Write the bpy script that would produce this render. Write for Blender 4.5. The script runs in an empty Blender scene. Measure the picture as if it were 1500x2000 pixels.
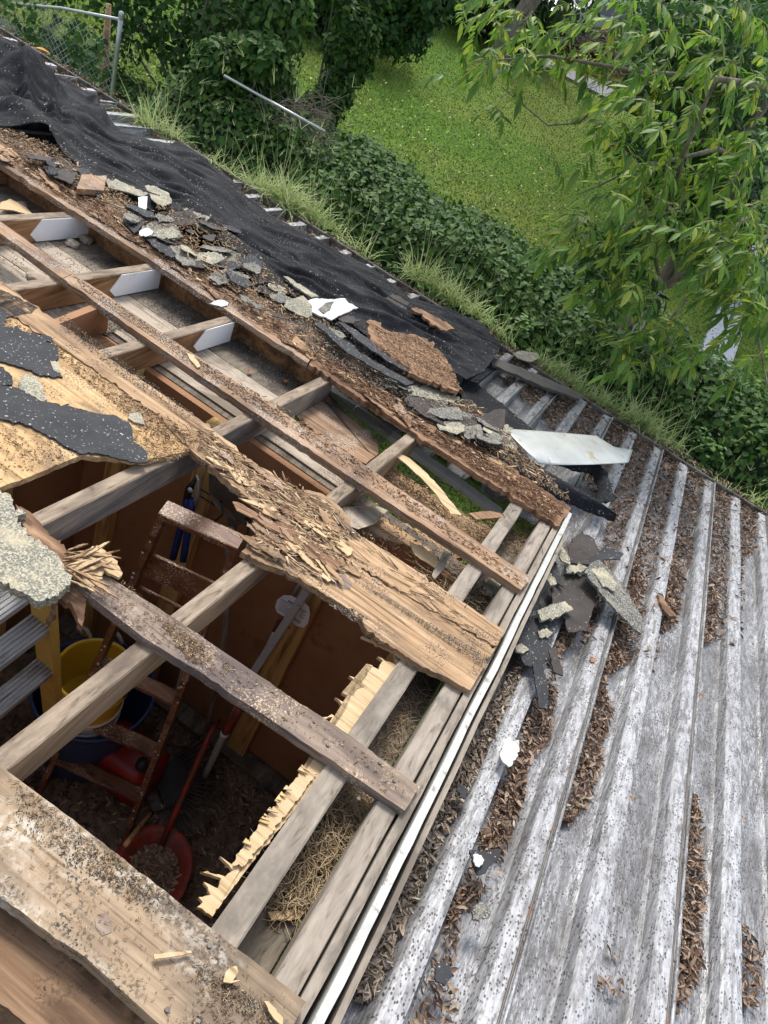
import bpy, bmesh, math, random
import numpy as np
from mathutils import Vector, Matrix, noise
random.seed(7); rng = np.random.default_rng(7)
S = bpy.context.scene; COL = S.collection
# ---------------- camera ----------------
H = 1.17                                   # camera height above the rafter tops
RM = np.array([[0.8172,0.4560,0.3521],[0.5605,-0.4871,-0.6697],[-0.1339,0.7447,-0.6538]])
q0 = RM[0]/np.linalg.norm(RM[0]); q2 = RM[2]-RM[2].dot(q0)*q0; q2 /= np.linalg.norm(q2); q1 = np.cross(q2, q0)
RM = np.array([q0,q1,q2])                  # rows: right, down, forward
cam = bpy.data.cameras.new('camera'); co = bpy.data.objects.new('camera', cam); COL.objects.link(co)
co.matrix_world = Matrix(((q0[0],-q1[0],-q2[0],0),(q0[1],-q1[1],-q2[1],0),(q0[2],-q1[2],-q2[2],H),(0,0,0,1)))
cam.sensor_fit='VERTICAL'; cam.sensor_height=36; cam.lens=27; cam.clip_start=.05; cam.clip_end=400
S.camera = co
# ---------------- world, sun, exposure ----------------
SUN_EL, SUN_AZ = math.radians(53), math.radians(-32)      # azimuth from +Y towards +X
w = bpy.data.worlds.new("World"); S.world = w; w.use_nodes = True
wt = w.node_tree; bg = wt.nodes['Background']; sk = wt.nodes.new('ShaderNodeTexSky')
sk.sky_type='NISHITA'; sk.sun_disc=False; sk.sun_elevation=SUN_EL; sk.sun_rotation=SUN_AZ; sk.dust_density=2.5; sk.air_density=1.0
hs=wt.nodes.new('ShaderNodeHueSaturation'); hs.inputs['Saturation'].default_value=.55; wt.links.new(sk.outputs[0],hs.inputs['Color']); wt.links.new(hs.outputs[0], bg.inputs[0]); bg.inputs[1].default_value = .15
sl = bpy.data.lights.new('sun','SUN'); sl.energy=1.5; sl.angle=math.radians(14); sl.color=(1,.96,.89)
so = bpy.data.objects.new('sun', sl); COL.objects.link(so)
sd = Vector((math.sin(SUN_AZ)*math.cos(SUN_EL), math.cos(SUN_AZ)*math.cos(SUN_EL), math.sin(SUN_EL)))
so.rotation_euler = sd.to_track_quat('Z','Y').to_euler(); so.location=(0,0,12)
S.view_settings.view_transform='Standard'; S.view_settings.look='None'; S.view_settings.gamma=1; S.view_settings.exposure=1.08
# ---------------- geometry helpers ----------------
SL = 0.169; T = math.tan(SL)               # roof pitch, falling towards +Y
CAM = np.array([0,0,H])
def ray(px,py): return RM.T @ np.array([(px-750)/1500,(py-1000)/1500,1.])
def P(px,py,h=0):                          # point of the photo on the sheet h above the rafter tops
    d = ray(px,py); k=(h-H)/(d[2]+T*d[1]); return CAM+k*d
def PZ(px,py,z):
    d = ray(px,py); return CAM+(z-H)/d[2]*d
def PY(px,py,Y):
    d = ray(px,py); return CAM+Y/d[1]*d
def PD(px,py,dist):
    d = ray(px,py); return CAM+dist/np.linalg.norm(d)*d
def RP(x,y,h=0): return np.array([x,y,-T*y+h])     # point in roof coordinates
def fb(p,s=1,o=4): return noise.fractal(Vector(p)*s,1.0,2.0,o)
def tag(o,label=None,cat=None,group=None,kind=None):
    if label: o['label']=label
    if cat: o['category']=cat
    if group: o['group']=group
    if kind: o['kind']=kind
    return o
def empty(name,loc,label=None,cat=None,group=None):
    o=bpy.data.objects.new(name,None); o.location=Vector(loc); COL.objects.link(o); o.empty_display_size=.05
    o.rotation_euler=(0,0,0); return tag(o,label,cat,group)
def mesh(name,V,F,mat,parent=None,smooth=False,mats=None,mi=None):
    me=bpy.data.meshes.new(name); V=np.asarray(V,float).reshape(-1,3)
    c = np.zeros(3)
    if parent is None and len(V): c=np.array([(V[:,0].min()+V[:,0].max())/2,(V[:,1].min()+V[:,1].max())/2,V[:,2].min()])
    V=V-c
    if isinstance(F,np.ndarray):
        n=F.shape[1]; me.vertices.add(len(V)); me.vertices.foreach_set('co',V.ravel())
        me.loops.add(F.size); me.loops.foreach_set('vertex_index',F.ravel().astype(np.int32))
        me.polygons.add(len(F)); me.polygons.foreach_set('loop_start',np.arange(0,F.size,n,dtype=np.int32))
        me.update(calc_edges=True)
    else: me.from_pydata([tuple(v) for v in V],[],[tuple(f) for f in F]); me.update()
    for m in (mats or [mat]): me.materials.append(m)
    if mi is not None: me.polygons.foreach_set('material_index',np.asarray(mi,dtype=np.int32))
    if smooth: me.polygons.foreach_set('use_smooth',[True]*len(me.polygons))
    o=bpy.data.objects.new(name,me); COL.objects.link(o)
    if parent is not None:
        o.parent=parent
        p=Vector((0,0,0)); q=parent
        while q is not None: p+=q.location; q=q.parent
        o.location=-p
    else: o.location=Vector(c)
    return o
class MB:
    def __init__(s): s.V=[]; s.F=[]
    def add(s,V,F):
        n=len(s.V); s.V+= [tuple(v) for v in V]; s.F+=[tuple(i+n for i in f) for f in F]; return s
    def build(s,name,mat,parent=None,smooth=False): return mesh(name,s.V,s.F,mat,parent,smooth)
BF=[(0,1,3,2),(4,6,7,5),(0,4,5,1),(2,3,7,6),(0,2,6,4),(1,5,7,3)]
def boxv(c,ax,ay,az):                      # box from a centre and three half-axis vectors
    c,ax,ay,az=map(np.asarray,(c,ax,ay,az))
    return [c+i*ax+j*ay+k*az for i in(-1,1) for j in(-1,1) for k in(-1,1)]
def rbox(x0,x1,y0,y1,h0,h1):               # box following the roof pitch
    return [RP(x,y,h) for x in(x0,x1) for y in(y0,y1) for h in(h0,h1)]
def zbox(x0,x1,y0,y1,z0,z1): return [np.array((x,y,z)) for x in(x0,x1) for y in(y0,y1) for z in(z0,z1)]
def finebox(name,a,b,wv,hv,mat,parent,n=40,amp=.0015,seed=0,mats=None,hole=None):
    # beam from a to b, half width wv, half height hv, rounded worn arrises and slight unevenness
    a,b,wv,hv=map(lambda q:np.asarray(q,float),(a,b,wv,hv)); prof=[]
    for sx,sy in ((-1,1),(1,1),(1,-1),(-1,-1)):
        c=.9 ; prof += [(sx,sy*.88),(sx*.88,sy)] if sx*sy<0 else [(sx*.88,sy),(sx,sy*.88)]
    V=[];F=[];m=len(prof)
    for i in range(n+1):
        t=i/n; p=a+(b-a)*t
        for j,(u,v) in enumerate(prof):
            d=noise.noise(Vector((t*n*.35,j*.7,seed*3.1)))*amp
            V.append(p+wv*u*(1+d/np.linalg.norm(wv))+hv*v*(1+d/np.linalg.norm(hv)))
    for i in range(n):
        for j in range(m):
            k=(j+1)%m; F.append((i*m+j,i*m+k,(i+1)*m+k,(i+1)*m+j))
    F.append(tuple(range(m))[::-1]); F.append(tuple(n*m+j for j in range(m)))
    return mesh(name,V,F,mat,parent)
def ring(c,r,n,nrm=(0,0,1)):
    nrm=Vector(nrm).normalized(); q=nrm.to_track_quat('Z','Y')
    return [np.array(Vector(c)+q@Vector((r*math.cos(2*math.pi*i/n),r*math.sin(2*math.pi*i/n),0))) for i in range(n)]
def tubev(pts,rad,n=8):
    pts=[Vector(p) for p in pts]; V=[];F=[]
    if not hasattr(rad,'__len__'): rad=[rad]*len(pts)
    q=None
    for i,p in enumerate(pts):
        d=(pts[min(i+1,len(pts)-1)]-pts[max(i-1,0)]).normalized()
        if q is None: q=d.to_track_quat('Z','Y')
        else: q=(q@Vector((0,0,1))).rotation_difference(d)@q
        for j in range(n): V.append(p+q@Vector((rad[i]*math.cos(2*math.pi*j/n),rad[i]*math.sin(2*math.pi*j/n),0)))
    for i in range(len(pts)-1):
        for j in range(n):
            k=(j+1)%n; F.append((i*n+j,i*n+k,(i+1)*n+k,(i+1)*n+j))
    F.append(tuple(range(n))[::-1]); F.append(tuple((len(pts)-1)*n+j for j in range(n)))
    return V,F
def lathe(prof,c,n=32,axis=None):          # prof: (r,z)
    V=[];F=[];q=Vector((0,0,1) if axis is None else axis).to_track_quat('Z','Y'); c=Vector(c)
    for r,z in prof:
        for j in range(n): V.append(c+q@Vector((r*math.cos(2*math.pi*j/n),r*math.sin(2*math.pi*j/n),z)))
    for i in range(len(prof)-1):
        for j in range(n):
            k=(j+1)%n; F.append((i*n+j,i*n+k,(i+1)*n+k,(i+1)*n+j))
    return V,F
def densify(poly,step,jag,seed=0,closed=True):
    out=[]; n=len(poly); r=random.Random(seed)
    for i in range(n):
        a=np.array(poly[i],float); b=np.array(poly[(i+1)%n],float); L=np.linalg.norm(b-a); k=max(1,int(L/step))
        nn=np.array([-(b-a)[1],(b-a)[0]])/(L+1e-9)
        for j in range(k):
            p=a+(b-a)*j/k; f=1 if j else .3
            out.append(p+(b-a)/k*(r.uniform(-.35,.35) if j else 0)+nn*f*jag*(r.gauss(0,1.0) if r.random()<.55 else r.uniform(-.25,.25)))
    return out
def slab(name,poly,h,thick,mat,parent=None,jag=1.2,step=9,seed=0,bend=0,tilt=(0,0),side=None,sub=0):
    """irregular sheet traced on the roof: poly in photo px on the sheet h above the rafters"""
    pp=densify(poly,step,jag,seed); top=[P(x,y,h) for x,y in pp]; bm=bmesh.new()
    cx=np.mean(top,axis=0)
    def hz(p): 
        d=p-cx; b=0
        if bend: b=bend*((d[0]*.8+d[1]*.6)**2*30) + abs(bend)*.35*fb(p,9+seed%3)
        return np.array((0,0,b+tilt[0]*d[0]+tilt[1]*d[1]))
    vt=[bm.verts.new(p) for p in top]; ft=bm.faces.new(vt)
    if ft.normal.z<0 or True: bm.normal_update()
    if ft.normal.z<0: ft.normal_flip()
    if bend or sub:
        bmesh.ops.triangulate(bm,faces=bm.faces[:])
        bmesh.ops.subdivide_edges(bm,edges=[e for e in bm.edges if not e.is_boundary],cuts=1)
        bmesh.ops.triangulate(bm,faces=bm.faces[:])
    r=bmesh.ops.extrude_face_region(bm,geom=bm.faces[:])
    for v in r['geom']:
        if isinstance(v,bmesh.types.BMVert): v.co.z+=thick
    # extruded copy is the upper side: bring the pair back so the top keeps its height
    for v in bm.verts: v.co.z-=thick
    for v in bm.verts:
        v.co+=Vector(hz(np.array(v.co)))
    bmesh.ops.recalc_face_normals(bm,faces=bm.faces[:])
    me=bpy.data.meshes.new(name); c=Vector((0,0,0))
    if parent is None:
        c=Vector(cx)-Vector((0,0,thick))
        for v in bm.verts: v.co-=c
    bm.to_mesh(me); bm.free(); me.materials.append(mat)
    o=bpy.data.objects.new(name,me); COL.objects.link(o)
    if parent is not None: o.parent=parent; o.location=-parent.location
    else: o.location=c
    return o
def inpoly(pt,poly):
    x,y=pt; c=False; n=len(poly); j=n-1
    for i in range(n):
        if (poly[i][1]>y)!=(poly[j][1]>y) and x<(poly[j][0]-poly[i][0])*(y-poly[i][1])/(poly[j][1]-poly[i][1])+poly[i][0]: c=not c
        j=i
    return c
def sample(poly,n,h=0,ok=None):            # random points, even per square metre, inside a traced area
    w=[tuple(P(x,y,h)[:2]) for x,y in poly]; xs=[a for a,_ in w]; ys=[b for _,b in w]; out=[]; k=0
    while len(out)<n and k<n*60:
        k+=1; p=(rng.uniform(min(xs),max(xs)),rng.uniform(min(ys),max(ys)))
        if inpoly(p,w) and (ok is None or ok(*p)): out.append(p)
    return out
# ---------------- materials ----------------
def mat(name,rough=.8,metal=0,spec=.4):
    m=bpy.data.materials.new(name); m.use_nodes=True; nt=m.node_tree; b=nt.nodes['Principled BSDF']
    b.inputs['Roughness'].default_value=rough; b.inputs['Metallic'].default_value=metal; b.inputs['Specular IOR Level'].default_value=spec
    return m,nt,b
def N(nt,t,**k):
    n=nt.nodes.new(t)
    for a,v in k.items():
        if hasattr(n,a): setattr(n,a,v)
        else: n.inputs[a.replace('_',' ')].default_value=v
    return n
def pos(nt,scale=(1,1,1),rot=(0,0,0)):
    g=N(nt,'ShaderNodeNewGeometry'); m=N(nt,'ShaderNodeMapping'); m.inputs['Scale'].default_value=scale; m.inputs['Rotation'].default_value=rot
    nt.links.new(g.outputs['Position'],m.inputs['Vector']); return m.outputs[0]
def nz(nt,v,scale,detail=5,rough=.6,dist=0):
    n=N(nt,'ShaderNodeTexNoise'); n.inputs['Scale'].default_value=scale; n.inputs['Detail'].default_value=detail
    n.inputs['Roughness'].default_value=rough; n.inputs['Distortion'].default_value=dist; nt.links.new(v,n.inputs['Vector']); return n.outputs['Fac']
def ramp(nt,f,stops,interp='LINEAR'):
    r=N(nt,'ShaderNodeValToRGB'); cr=r.color_ramp; cr.interpolation=interp
    while len(cr.elements)<len(stops): cr.elements.new(.5)
    for e,(p,c) in zip(cr.elements,stops): e.position=p; e.color=(*c,1) if hasattr(c,'__len__') else (c,c,c,1)
    nt.links.new(f,r.inputs[0]); return r.outputs[0]
def mix(nt,f,a,b,mode='MIX'):
    m=N(nt,'ShaderNodeMix',data_type='RGBA',blend_type=mode)
    for s,v in ((m.inputs[0],f),(m.inputs[6],a),(m.inputs[7],b)):
        if hasattr(v,'links') or hasattr(v,'is_linked'): nt.links.new(v,s)
        else: s.default_value=v if not hasattr(v,'__len__') else (*v,1)
    return m.outputs[2]
def bump(nt,b,f,strength=.5,dist=.002):
    n=N(nt,'ShaderNodeBump'); n.inputs['Strength'].default_value=strength; n.inputs['Distance'].default_value=dist
    nt.links.new(f,n.inputs['Height']); nt.links.new(n.outputs[0],b.inputs['Normal'])
def wood(name,cols,axis='x',stain=None,stain_at=(.5,.62),speck=None,white=None,gr=1.,grain=.8,rough=.85,bd=.0015,sc=7):
    m,nt,b=mat(name,rough,0,.25)
    s={'x':(4,75,75),'y':(75,4,75),'z':(75,75,4)}[axis]
    v=pos(nt,tuple(q*gr for q in s)); f=nz(nt,v,1,6,.65,.6)
    s2={'x':(1.6,16,16),'y':(16,1.6,16),'z':(16,16,1.6)}[axis]
    f2=nz(nt,pos(nt,s2),1,4,.6,1.2)
    k=len(cols)-1
    c1=ramp(nt,f,[(.3+.4*i/k,c) for i,c in enumerate(cols)])
    dark=tuple(q*.52 for q in cols[0])
    c=mix(nt,ramp(nt,f2,[(.52,0),(.72,grain)]),c1,dark)
    fc=ramp(nt,f,[(.34,1),(.42,0)]); c=mix(nt,mix(nt,.6,(0,0,0),fc),c,tuple(q*.4 for q in cols[0]))
    if stain:
        st=nz(nt,pos(nt,{'x':(.55,1,1),'y':(1,.55,1),'z':(1,1,.55)}[axis]),sc,5,.62,.4)
        c=mix(nt,ramp(nt,st,[(stain_at[0],0),(stain_at[1],.85)]),c,stain)
    if white:
        a=nz(nt,pos(nt,(1,1.6,1)),6,4,.6); q=nz(nt,pos(nt),85,4,.7)
        wf=mix(nt,1.,ramp(nt,a,[(.50,0),(.62,1)]),ramp(nt,q,[(.44,0),(.56,.8)]),'MULTIPLY'); c=mix(nt,wf,c,white)
    if speck:
        q=nz(nt,pos(nt),210,2,.6); a=nz(nt,pos(nt),9,3,.6)
        sf=mix(nt,1.,ramp(nt,q,[(.53,0),(.6,1)]),ramp(nt,a,[(.47,0),(.6,1)]),'MULTIPLY'); c=mix(nt,sf,c,speck)
    nt.links.new(c,b.inputs['Base Color'])
    hh=N(nt,'ShaderNodeMath',operation='ADD'); nt.links.new(f,hh.inputs[0]); nt.links.new(f2,hh.inputs[1]); bump(nt,b,hh.outputs[0],.85,bd)
    return m
TAN=[(.24,.15,.08),(.42,.29,.17),(.56,.42,.27)]
M={}
M['tan']=wood('weathered_tan_wood',[(.21,.125,.065),(.35,.225,.125),(.50,.36,.22)],'x',stain=(.10,.068,.05),stain_at=(.52,.72),speck=(.06,.055,.05))
M['board']=wood('brown_weathered_board',[(.17,.105,.06),(.30,.19,.115),(.42,.29,.19)],'x',stain=(.075,.052,.042),stain_at=(.45,.7),speck=(.42,.40,.36))
M['greyb']=wood('grey_stained_board',[(.19,.14,.105),(.27,.205,.155),(.37,.29,.225)],'x',stain=(.085,.068,.068),stain_at=(.42,.62),speck=(.48,.37,.25),sc=5)
M['plank']=wood('old_thick_plank',[(.20,.14,.085),(.31,.225,.145),(.40,.31,.21)],'x',stain=(.06,.048,.042),stain_at=(.47,.62),white=(.50,.455,.38),speck=(.05,.045,.04),sc=4)
M['rot']=wood('rotten_red_wood',[(.10,.055,.032),(.22,.125,.072),(.40,.26,.155)],'x',stain=(.09,.05,.03),bd=.004,sc=14,gr=.8)
M['rafter']=wood('grey_rafter_wood',[(.16,.12,.085),(.25,.195,.14),(.35,.28,.21)],'y',stain=(.10,.075,.06),stain_at=(.5,.68),sc=6)
M['rafter2']=wood('orange_rafter_side',[(.17,.085,.035),(.29,.155,.07),(.38,.22,.115)],'y',stain=(.055,.03,.018),stain_at=(.5,.66),sc=6)
M['rafter3']=wood('pale_rafter_side',[(.22,.14,.08),(.33,.225,.135),(.42,.30,.19)],'y',stain=(.17,.13,.11),stain_at=(.5,.7),sc=5)
M['grey']=wood('grey_clean_wood',[(.19,.16,.125),(.27,.232,.188),(.34,.295,.24)],'y',stain=(.13,.11,.09),grain=.3)
M['soffit']=wood('soffit_board_wood',[(.25,.205,.155),(.38,.32,.25),(.46,.40,.325)],'x',stain=(.14,.11,.08),speck=(.10,.08,.06),sc=9,grain=.4)
M['dirt']=wood('dirty_soffit_wood',[(.10,.083,.065),(.155,.13,.10),(.21,.18,.145)],'y',stain=(.055,.045,.038),speck=(.25,.21,.16),grain=.4)
M['ply']=wood('plywood_deck',[(.36,.22,.10),(.50,.33,.16),(.62,.45,.26)],'x',stain=(.22,.14,.08),speck=(.10,.08,.06),sc=11,gr=.7)
M['plyred']=wood('red_plywood',[(.13,.075,.04),(.19,.115,.065),(.26,.165,.10)],'x',stain=(.075,.045,.028),gr=1.1,sc=8,speck=(.05,.035,.025))
M['fresh']=wood('fresh_splintered_ply',[(.36,.25,.13),(.48,.35,.20),(.58,.44,.28)],'x',grain=.3,gr=1.3)
M['pine']=wood('yellow_pine_stud',[(.42,.25,.085),(.56,.36,.14),(.64,.44,.2)],'z',grain=.8,gr=.6)
M['wall0']=wood('brown_interior_panel',[(.34,.165,.065),(.40,.20,.085),(.46,.24,.11)],'z',stain=(.27,.13,.055),grain=.25,gr=.25)
M['ladder']=wood('varnished_ladder_wood',[(.10,.040,.02),(.165,.070,.034),(.25,.125,.068)],'x',stain=(.10,.042,.02),speck=(.5,.42,.33),rough=.4,gr=.8)
M['oldgrey']=wood('weathered_tool_handle',[(.16,.14,.12),(.24,.21,.18),(.32,.29,.25)],'z')
def plain(name,c,rough=.6,metal=0,var=.25,sc=30,bd=0,spot=None):
    m,nt,b=mat(name,rough,metal); f=nz(nt,pos(nt),sc,5,.65)
    cc=ramp(nt,f,[(.3,tuple(q*(1-var) for q in c)),(.7,tuple(min(1,q*(1+var)) for q in c))])
    if spot: cc=mix(nt,ramp(nt,nz(nt,pos(nt),spot[1],4,.7),[(spot[2],0),(spot[2]+.07,1)]),cc,spot[0])
    nt.links.new(cc,b.inputs['Base Color'])
    if bd: bump(nt,b,f,.6,bd)
    return m
M['tailwhite']=plain('shade_lifted_tail_paint',(.80,.81,.81),.5,0,.03,12,spot=((.45,.33,.22),14,.66))  # white paint lightened to make up for the shade on the tail faces
M['white']=plain('peeling_white_paint',(.42,.42,.395),.6,0,.1,25,.0005,spot=((.24,.21,.17),32,.60))
M['whiteb']=plain('clean_white_paint',(.50,.505,.50),.5,0,.04,12,spot=((.34,.28,.21),38,.60))
M['black']=plain('black_plastic',(.02,.02,.022),.5)
M['red']=plain('red_paint',(.24,.03,.018),.55,0,.3,20,spot=((.12,.04,.025),22,.50))
M['redp']=plain('red_plastic',(.20,.012,.010),.4,0,.15)
M['blue']=plain('blue_tub_plastic',(.025,.05,.14),.5,0,.2)
M['bluegrip']=plain('blue_grip',(.01,.035,.17),.4)
M['yellow']=plain('yellow_bucket_plastic',(.62,.40,.03),.45,0,.12,9)
M['yrail']=plain('yellow_fibreglass_rail',(.60,.42,.10),.5,0,.12,20)
M['wplas']=plain('white_plastic',(.62,.62,.58),.5,0,.15,8)
M['alu']=wood('worn_aluminium_step',[(.24,.24,.23),(.34,.34,.33),(.44,.44,.42)],'y',stain=(.16,.15,.135),rough=.45,grain=.3)
M['galv']=plain('galvanised_steel',(.42,.44,.45),.4,.6,.15,20)
M['greyp']=plain('grey_painted_shaft',(.36,.38,.40),.4,.2,.06,10,spot=((.14,.13,.12),40,.66))
M['steel']=plain('dark_spade_steel',(.12,.11,.10),.55,.5,.3,18,spot=((.18,.09,.05),12,.6))
M['label']=plain('white_sticker',(.72,.74,.78),.4,0,.03)
M['ink']=plain('printed_ink',(.06,.06,.08),.6)
M['wire']=plain('black_wire',(.015,.015,.016),.4,.5)
M['rope']=plain('pale_rope',(.5,.47,.42),.9)
M['wall']=plain('plain_brown_hardboard',(.30,.155,.075),.8,0,.16,5,0,spot=((.22,.11,.052),9,.60))
M['concrete']=plain('concrete',(.33,.35,.37),.9,0,.1,14)
M['asphalt']=plain('worn_asphalt_road',(.15,.15,.16),.9,0,.12,3)
M['bark']=wood('grey_brown_bark',[(.11,.085,.065),(.20,.16,.125),(.30,.26,.22)],'z',stain=(.13,.13,.11),bd=.01,gr=.35,sc=3)
M['mulch']=plain('brown_mulch',(.16,.10,.065),.9,0,.5,12,.02)
# shed floor dirt
M['floor']=plain('dirty_shed_floor',(.20,.145,.10),.95,0,.6,14,.01,spot=((.055,.043,.035),7,.55))
# granule surfaced shingle and its black backing
def granule(name,a,b_,c_,thr=.5,stain=None):
    m,nt,b=mat(name,.95,0,.2); v=N(nt,'ShaderNodeTexVoronoi'); v.inputs['Scale'].default_value=330; nt.links.new(pos(nt),v.inputs['Vector'])
    sx=N(nt,'ShaderNodeSeparateColor'); nt.links.new(v.outputs['Color'],sx.inputs[0])
    c=ramp(nt,sx.outputs[0],[(0,a),(.38,b_),(.72,c_),(.86,a)],'CONSTANT')
    l=nz(nt,pos(nt),13,5,.65); c=mix(nt,ramp(nt,l,[(.5,0),(.66,.75)]),c,stain or (.45,.43,.33))
    nt.links.new(c,b.inputs['Base Color']); bump(nt,b,sx.outputs[1],.5,.0012); return m
M['gran']=granule('granule_shingle',(.075,.073,.068),(.19,.185,.16),(.30,.29,.25),stain=(.27,.255,.20))
M['lichen']=granule('lichened_shingle',(.16,.155,.125),(.32,.305,.235),(.42,.39,.30),stain=(.46,.40,.28))
def felt(name,c,sp=(.40,.38,.35),thr=.64,sc=150):
    m,nt,b=mat(name,.85,0,.35); a=nz(nt,pos(nt),14,5,.6)
    cc=ramp(nt,a,[(.3,tuple(q*.7 for q in c)),(.7,tuple(q*1.35 for q in c))])
    s=nz(nt,pos(nt),sc,2,.5); cc=mix(nt,ramp(nt,s,[(thr,0),(thr+.04,1)]),cc,sp)
    nt.links.new(cc,b.inputs['Base Color']); bump(nt,b,nz(nt,pos(nt),90,4,.7),.5,.0015); return m
M['felt']=felt('black_shingle_felt',(.030,.031,.034),thr=.66)
M['brownfelt']=felt('brown_black_shingle',(.045,.038,.034),thr=.69)
def tarpmat():
    m,nt,b=mat('black_tarp_fabric',.8,0,.15)
    a=nz(nt,pos(nt),5,5,.6); cc=ramp(nt,a,[(.3,(.009,.010,.012)),(.55,(.014,.015,.018)),(.75,(.026,.028,.032))])
    d=nz(nt,pos(nt),26,5,.7,.4); cc=mix(nt,ramp(nt,d,[(.58,0),(.74,.4)]),cc,(.10,.098,.092))
    s=nz(nt,pos(nt),115,2,.5); q=nz(nt,pos(nt),7,3,.6)
    sf=mix(nt,1.,ramp(nt,s,[(.66,0),(.70,1)]),ramp(nt,q,[(.45,.15),(.6,1)]),'MULTIPLY'); cc=mix(nt,sf,cc,(.36,.33,.28))
    nt.links.new(cc,b.inputs['Base Color']); bump(nt,b,nz(nt,pos(nt),40,6,.7),.5,.004); return m
M['tarp']=tarpmat()
def metalroof():
    m,nt,b=mat('oxidised_white_metal_roof',.5,.25,.4)
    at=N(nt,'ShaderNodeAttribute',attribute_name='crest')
    st=nz(nt,pos(nt,(95,2.2,95)),1,6,.6,.3); mid=nz(nt,pos(nt,(1,.45,1)),9,6,.68,.3); fi=nz(nt,pos(nt,(1,.5,1)),110,4,.75)
    base=ramp(nt,mid,[(.32,(.105,.10,.097)),(.44,(.185,.185,.19)),(.56,(.27,.275,.285)),(.7,(.37,.375,.385))])
    s2=nz(nt,pos(nt,(300,2.5,300)),1,5,.7,.2); lm=nz(nt,pos(nt,(14,1.2,14)),1,3,.6)
    lf=mix(nt,1.,ramp(nt,s2,[(.50,0),(.56,1)]),ramp(nt,lm,[(.42,.1),(.58,.9)]),'MULTIPLY'); base=mix(nt,lf,base,(.48,.485,.50))
    s3=nz(nt,pos(nt,(340,3.5,340)),1,5,.7,.2); lf2=mix(nt,1.,ramp(nt,s3,[(.52,0),(.58,1)]),ramp(nt,lm,[(.38,.9),(.55,.1)]),'MULTIPLY'); base=mix(nt,lf2,base,(.075,.068,.06))
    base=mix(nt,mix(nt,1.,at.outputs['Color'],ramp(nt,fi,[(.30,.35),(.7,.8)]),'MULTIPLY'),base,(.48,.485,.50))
    base=mix(nt,ramp(nt,st,[(.44,0),(.66,.75)]),base,(.105,.10,.097))
    v=N(nt,'ShaderNodeTexVoronoi'); v.inputs['Scale'].default_value=165; v.inputs['Randomness'].default_value=1; nt.links.new(pos(nt,(1,.6,1)),v.inputs['Vector'])
    sp=mix(nt,1.,ramp(nt,v.outputs['Distance'],[(.26,1),(.40,0)]),ramp(nt,nz(nt,pos(nt),22,4,.7),[(.40,0),(.55,1)]),'MULTIPLY')
    base=mix(nt,sp,base,(.055,.052,.052))
    g=nz(nt,pos(nt,(1,.25,1)),48,6,.8,.3); base=mix(nt,ramp(nt,g,[(.52,0),(.62,.75)]),base,(.085,.078,.07))
    w2=nz(nt,pos(nt,(1,.4,1)),85,4,.8); base=mix(nt,ramp(nt,w2,[(.62,0),(.70,.45)]),base,(.42,.425,.44))
    nt.links.new(base,b.inputs['Base Color']); bump(nt,b,s2,.4,.0012); return m
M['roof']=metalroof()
M['gutter']=plain('dirty_gutter_metal',(.16,.145,.13),.7,.2,.4,18,.001,spot=((.07,.055,.045),12,.5))
M['sheet']=plain('weathered_sheet_metal',(.50,.52,.50),.35,.35,.14,9,.001,spot=((.40,.34,.24),11,.60))
def islands(name,cols,rough=.75,trans=0,spec=.3):
    m,nt,b=mat(name,rough,0,spec); g=N(nt,'ShaderNodeNewGeometry'); k=len(cols)-1
    c=ramp(nt,g.outputs['Random Per Island'],[(i/k,c) for i,c in enumerate(cols)])
    c=mix(nt,ramp(nt,nz(nt,pos(nt),160,3,.6),[(.35,.35),(.55,0)]),c,tuple(q*.5 for q in cols[0]))
    nt.links.new(c,b.inputs['Base Color'])
    if trans:
        t=N(nt,'ShaderNodeBsdfTranslucent'); nt.links.new(c,t.inputs[0]); ms=N(nt,'ShaderNodeMixShader'); ms.inputs[0].default_value=trans
        o=nt.nodes['Material Output']; nt.links.new(b.outputs[0],ms.inputs[1]); nt.links.new(t.outputs[0],ms.inputs[2]); nt.links.new(ms.outputs[0],o.inputs[0])
    return m
M['ilit']=islands('indoor_litter',[(.05,.033,.022),(.11,.072,.045),(.17,.12,.08),(.26,.19,.13)])
M['chips']=islands('tan_wood_chips',[(.10,.055,.03),(.30,.17,.08),(.46,.30,.16),(.58,.42,.26),(.20,.12,.07),(.66,.52,.34)])
M['redchips']=islands('red_rotten_chips',[(.08,.042,.025),(.22,.115,.06),(.34,.20,.11),(.46,.31,.19),(.14,.075,.042)])
M['granules']=islands('loose_granules',[(.035,.035,.033),(.30,.27,.22),(.08,.075,.07),(.50,.45,.36)])
M['litter']=islands('dry_leaf_litter',[(.06,.037,.025),(.15,.09,.055),(.26,.17,.115),(.37,.27,.19),(.11,.065,.04),(.46,.36,.27),(.20,.105,.055)])
M['palelitter']=islands('pale_leaf_litter',[(.12,.09,.065),(.32,.255,.19),(.50,.42,.33),(.22,.15,.10)])
M['straw']=islands('dry_straw',[(.30,.22,.12),(.52,.41,.26),(.42,.32,.19),(.20,.14,.08),(.60,.49,.33)])
M['ivy']=islands('ivy_leaves',[(.018,.055,.009),(.038,.10,.016),(.062,.15,.024),(.042,.115,.02),(.12,.21,.035),(.03,.075,.014)],.62,.28,.3)
M['bush']=islands('vine_leaves',[(.016,.05,.012),(.035,.10,.02),(.055,.14,.03),(.04,.11,.02),(.10,.17,.03)],.6,.3,.3)
M['treeleaf']=islands('long_tree_leaves',[(.05,.14,.02),(.12,.25,.035),(.22,.37,.05),(.09,.20,.03),(.42,.47,.06),(.17,.31,.04),(.07,.17,.025)],.5,.45,.4)
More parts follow.
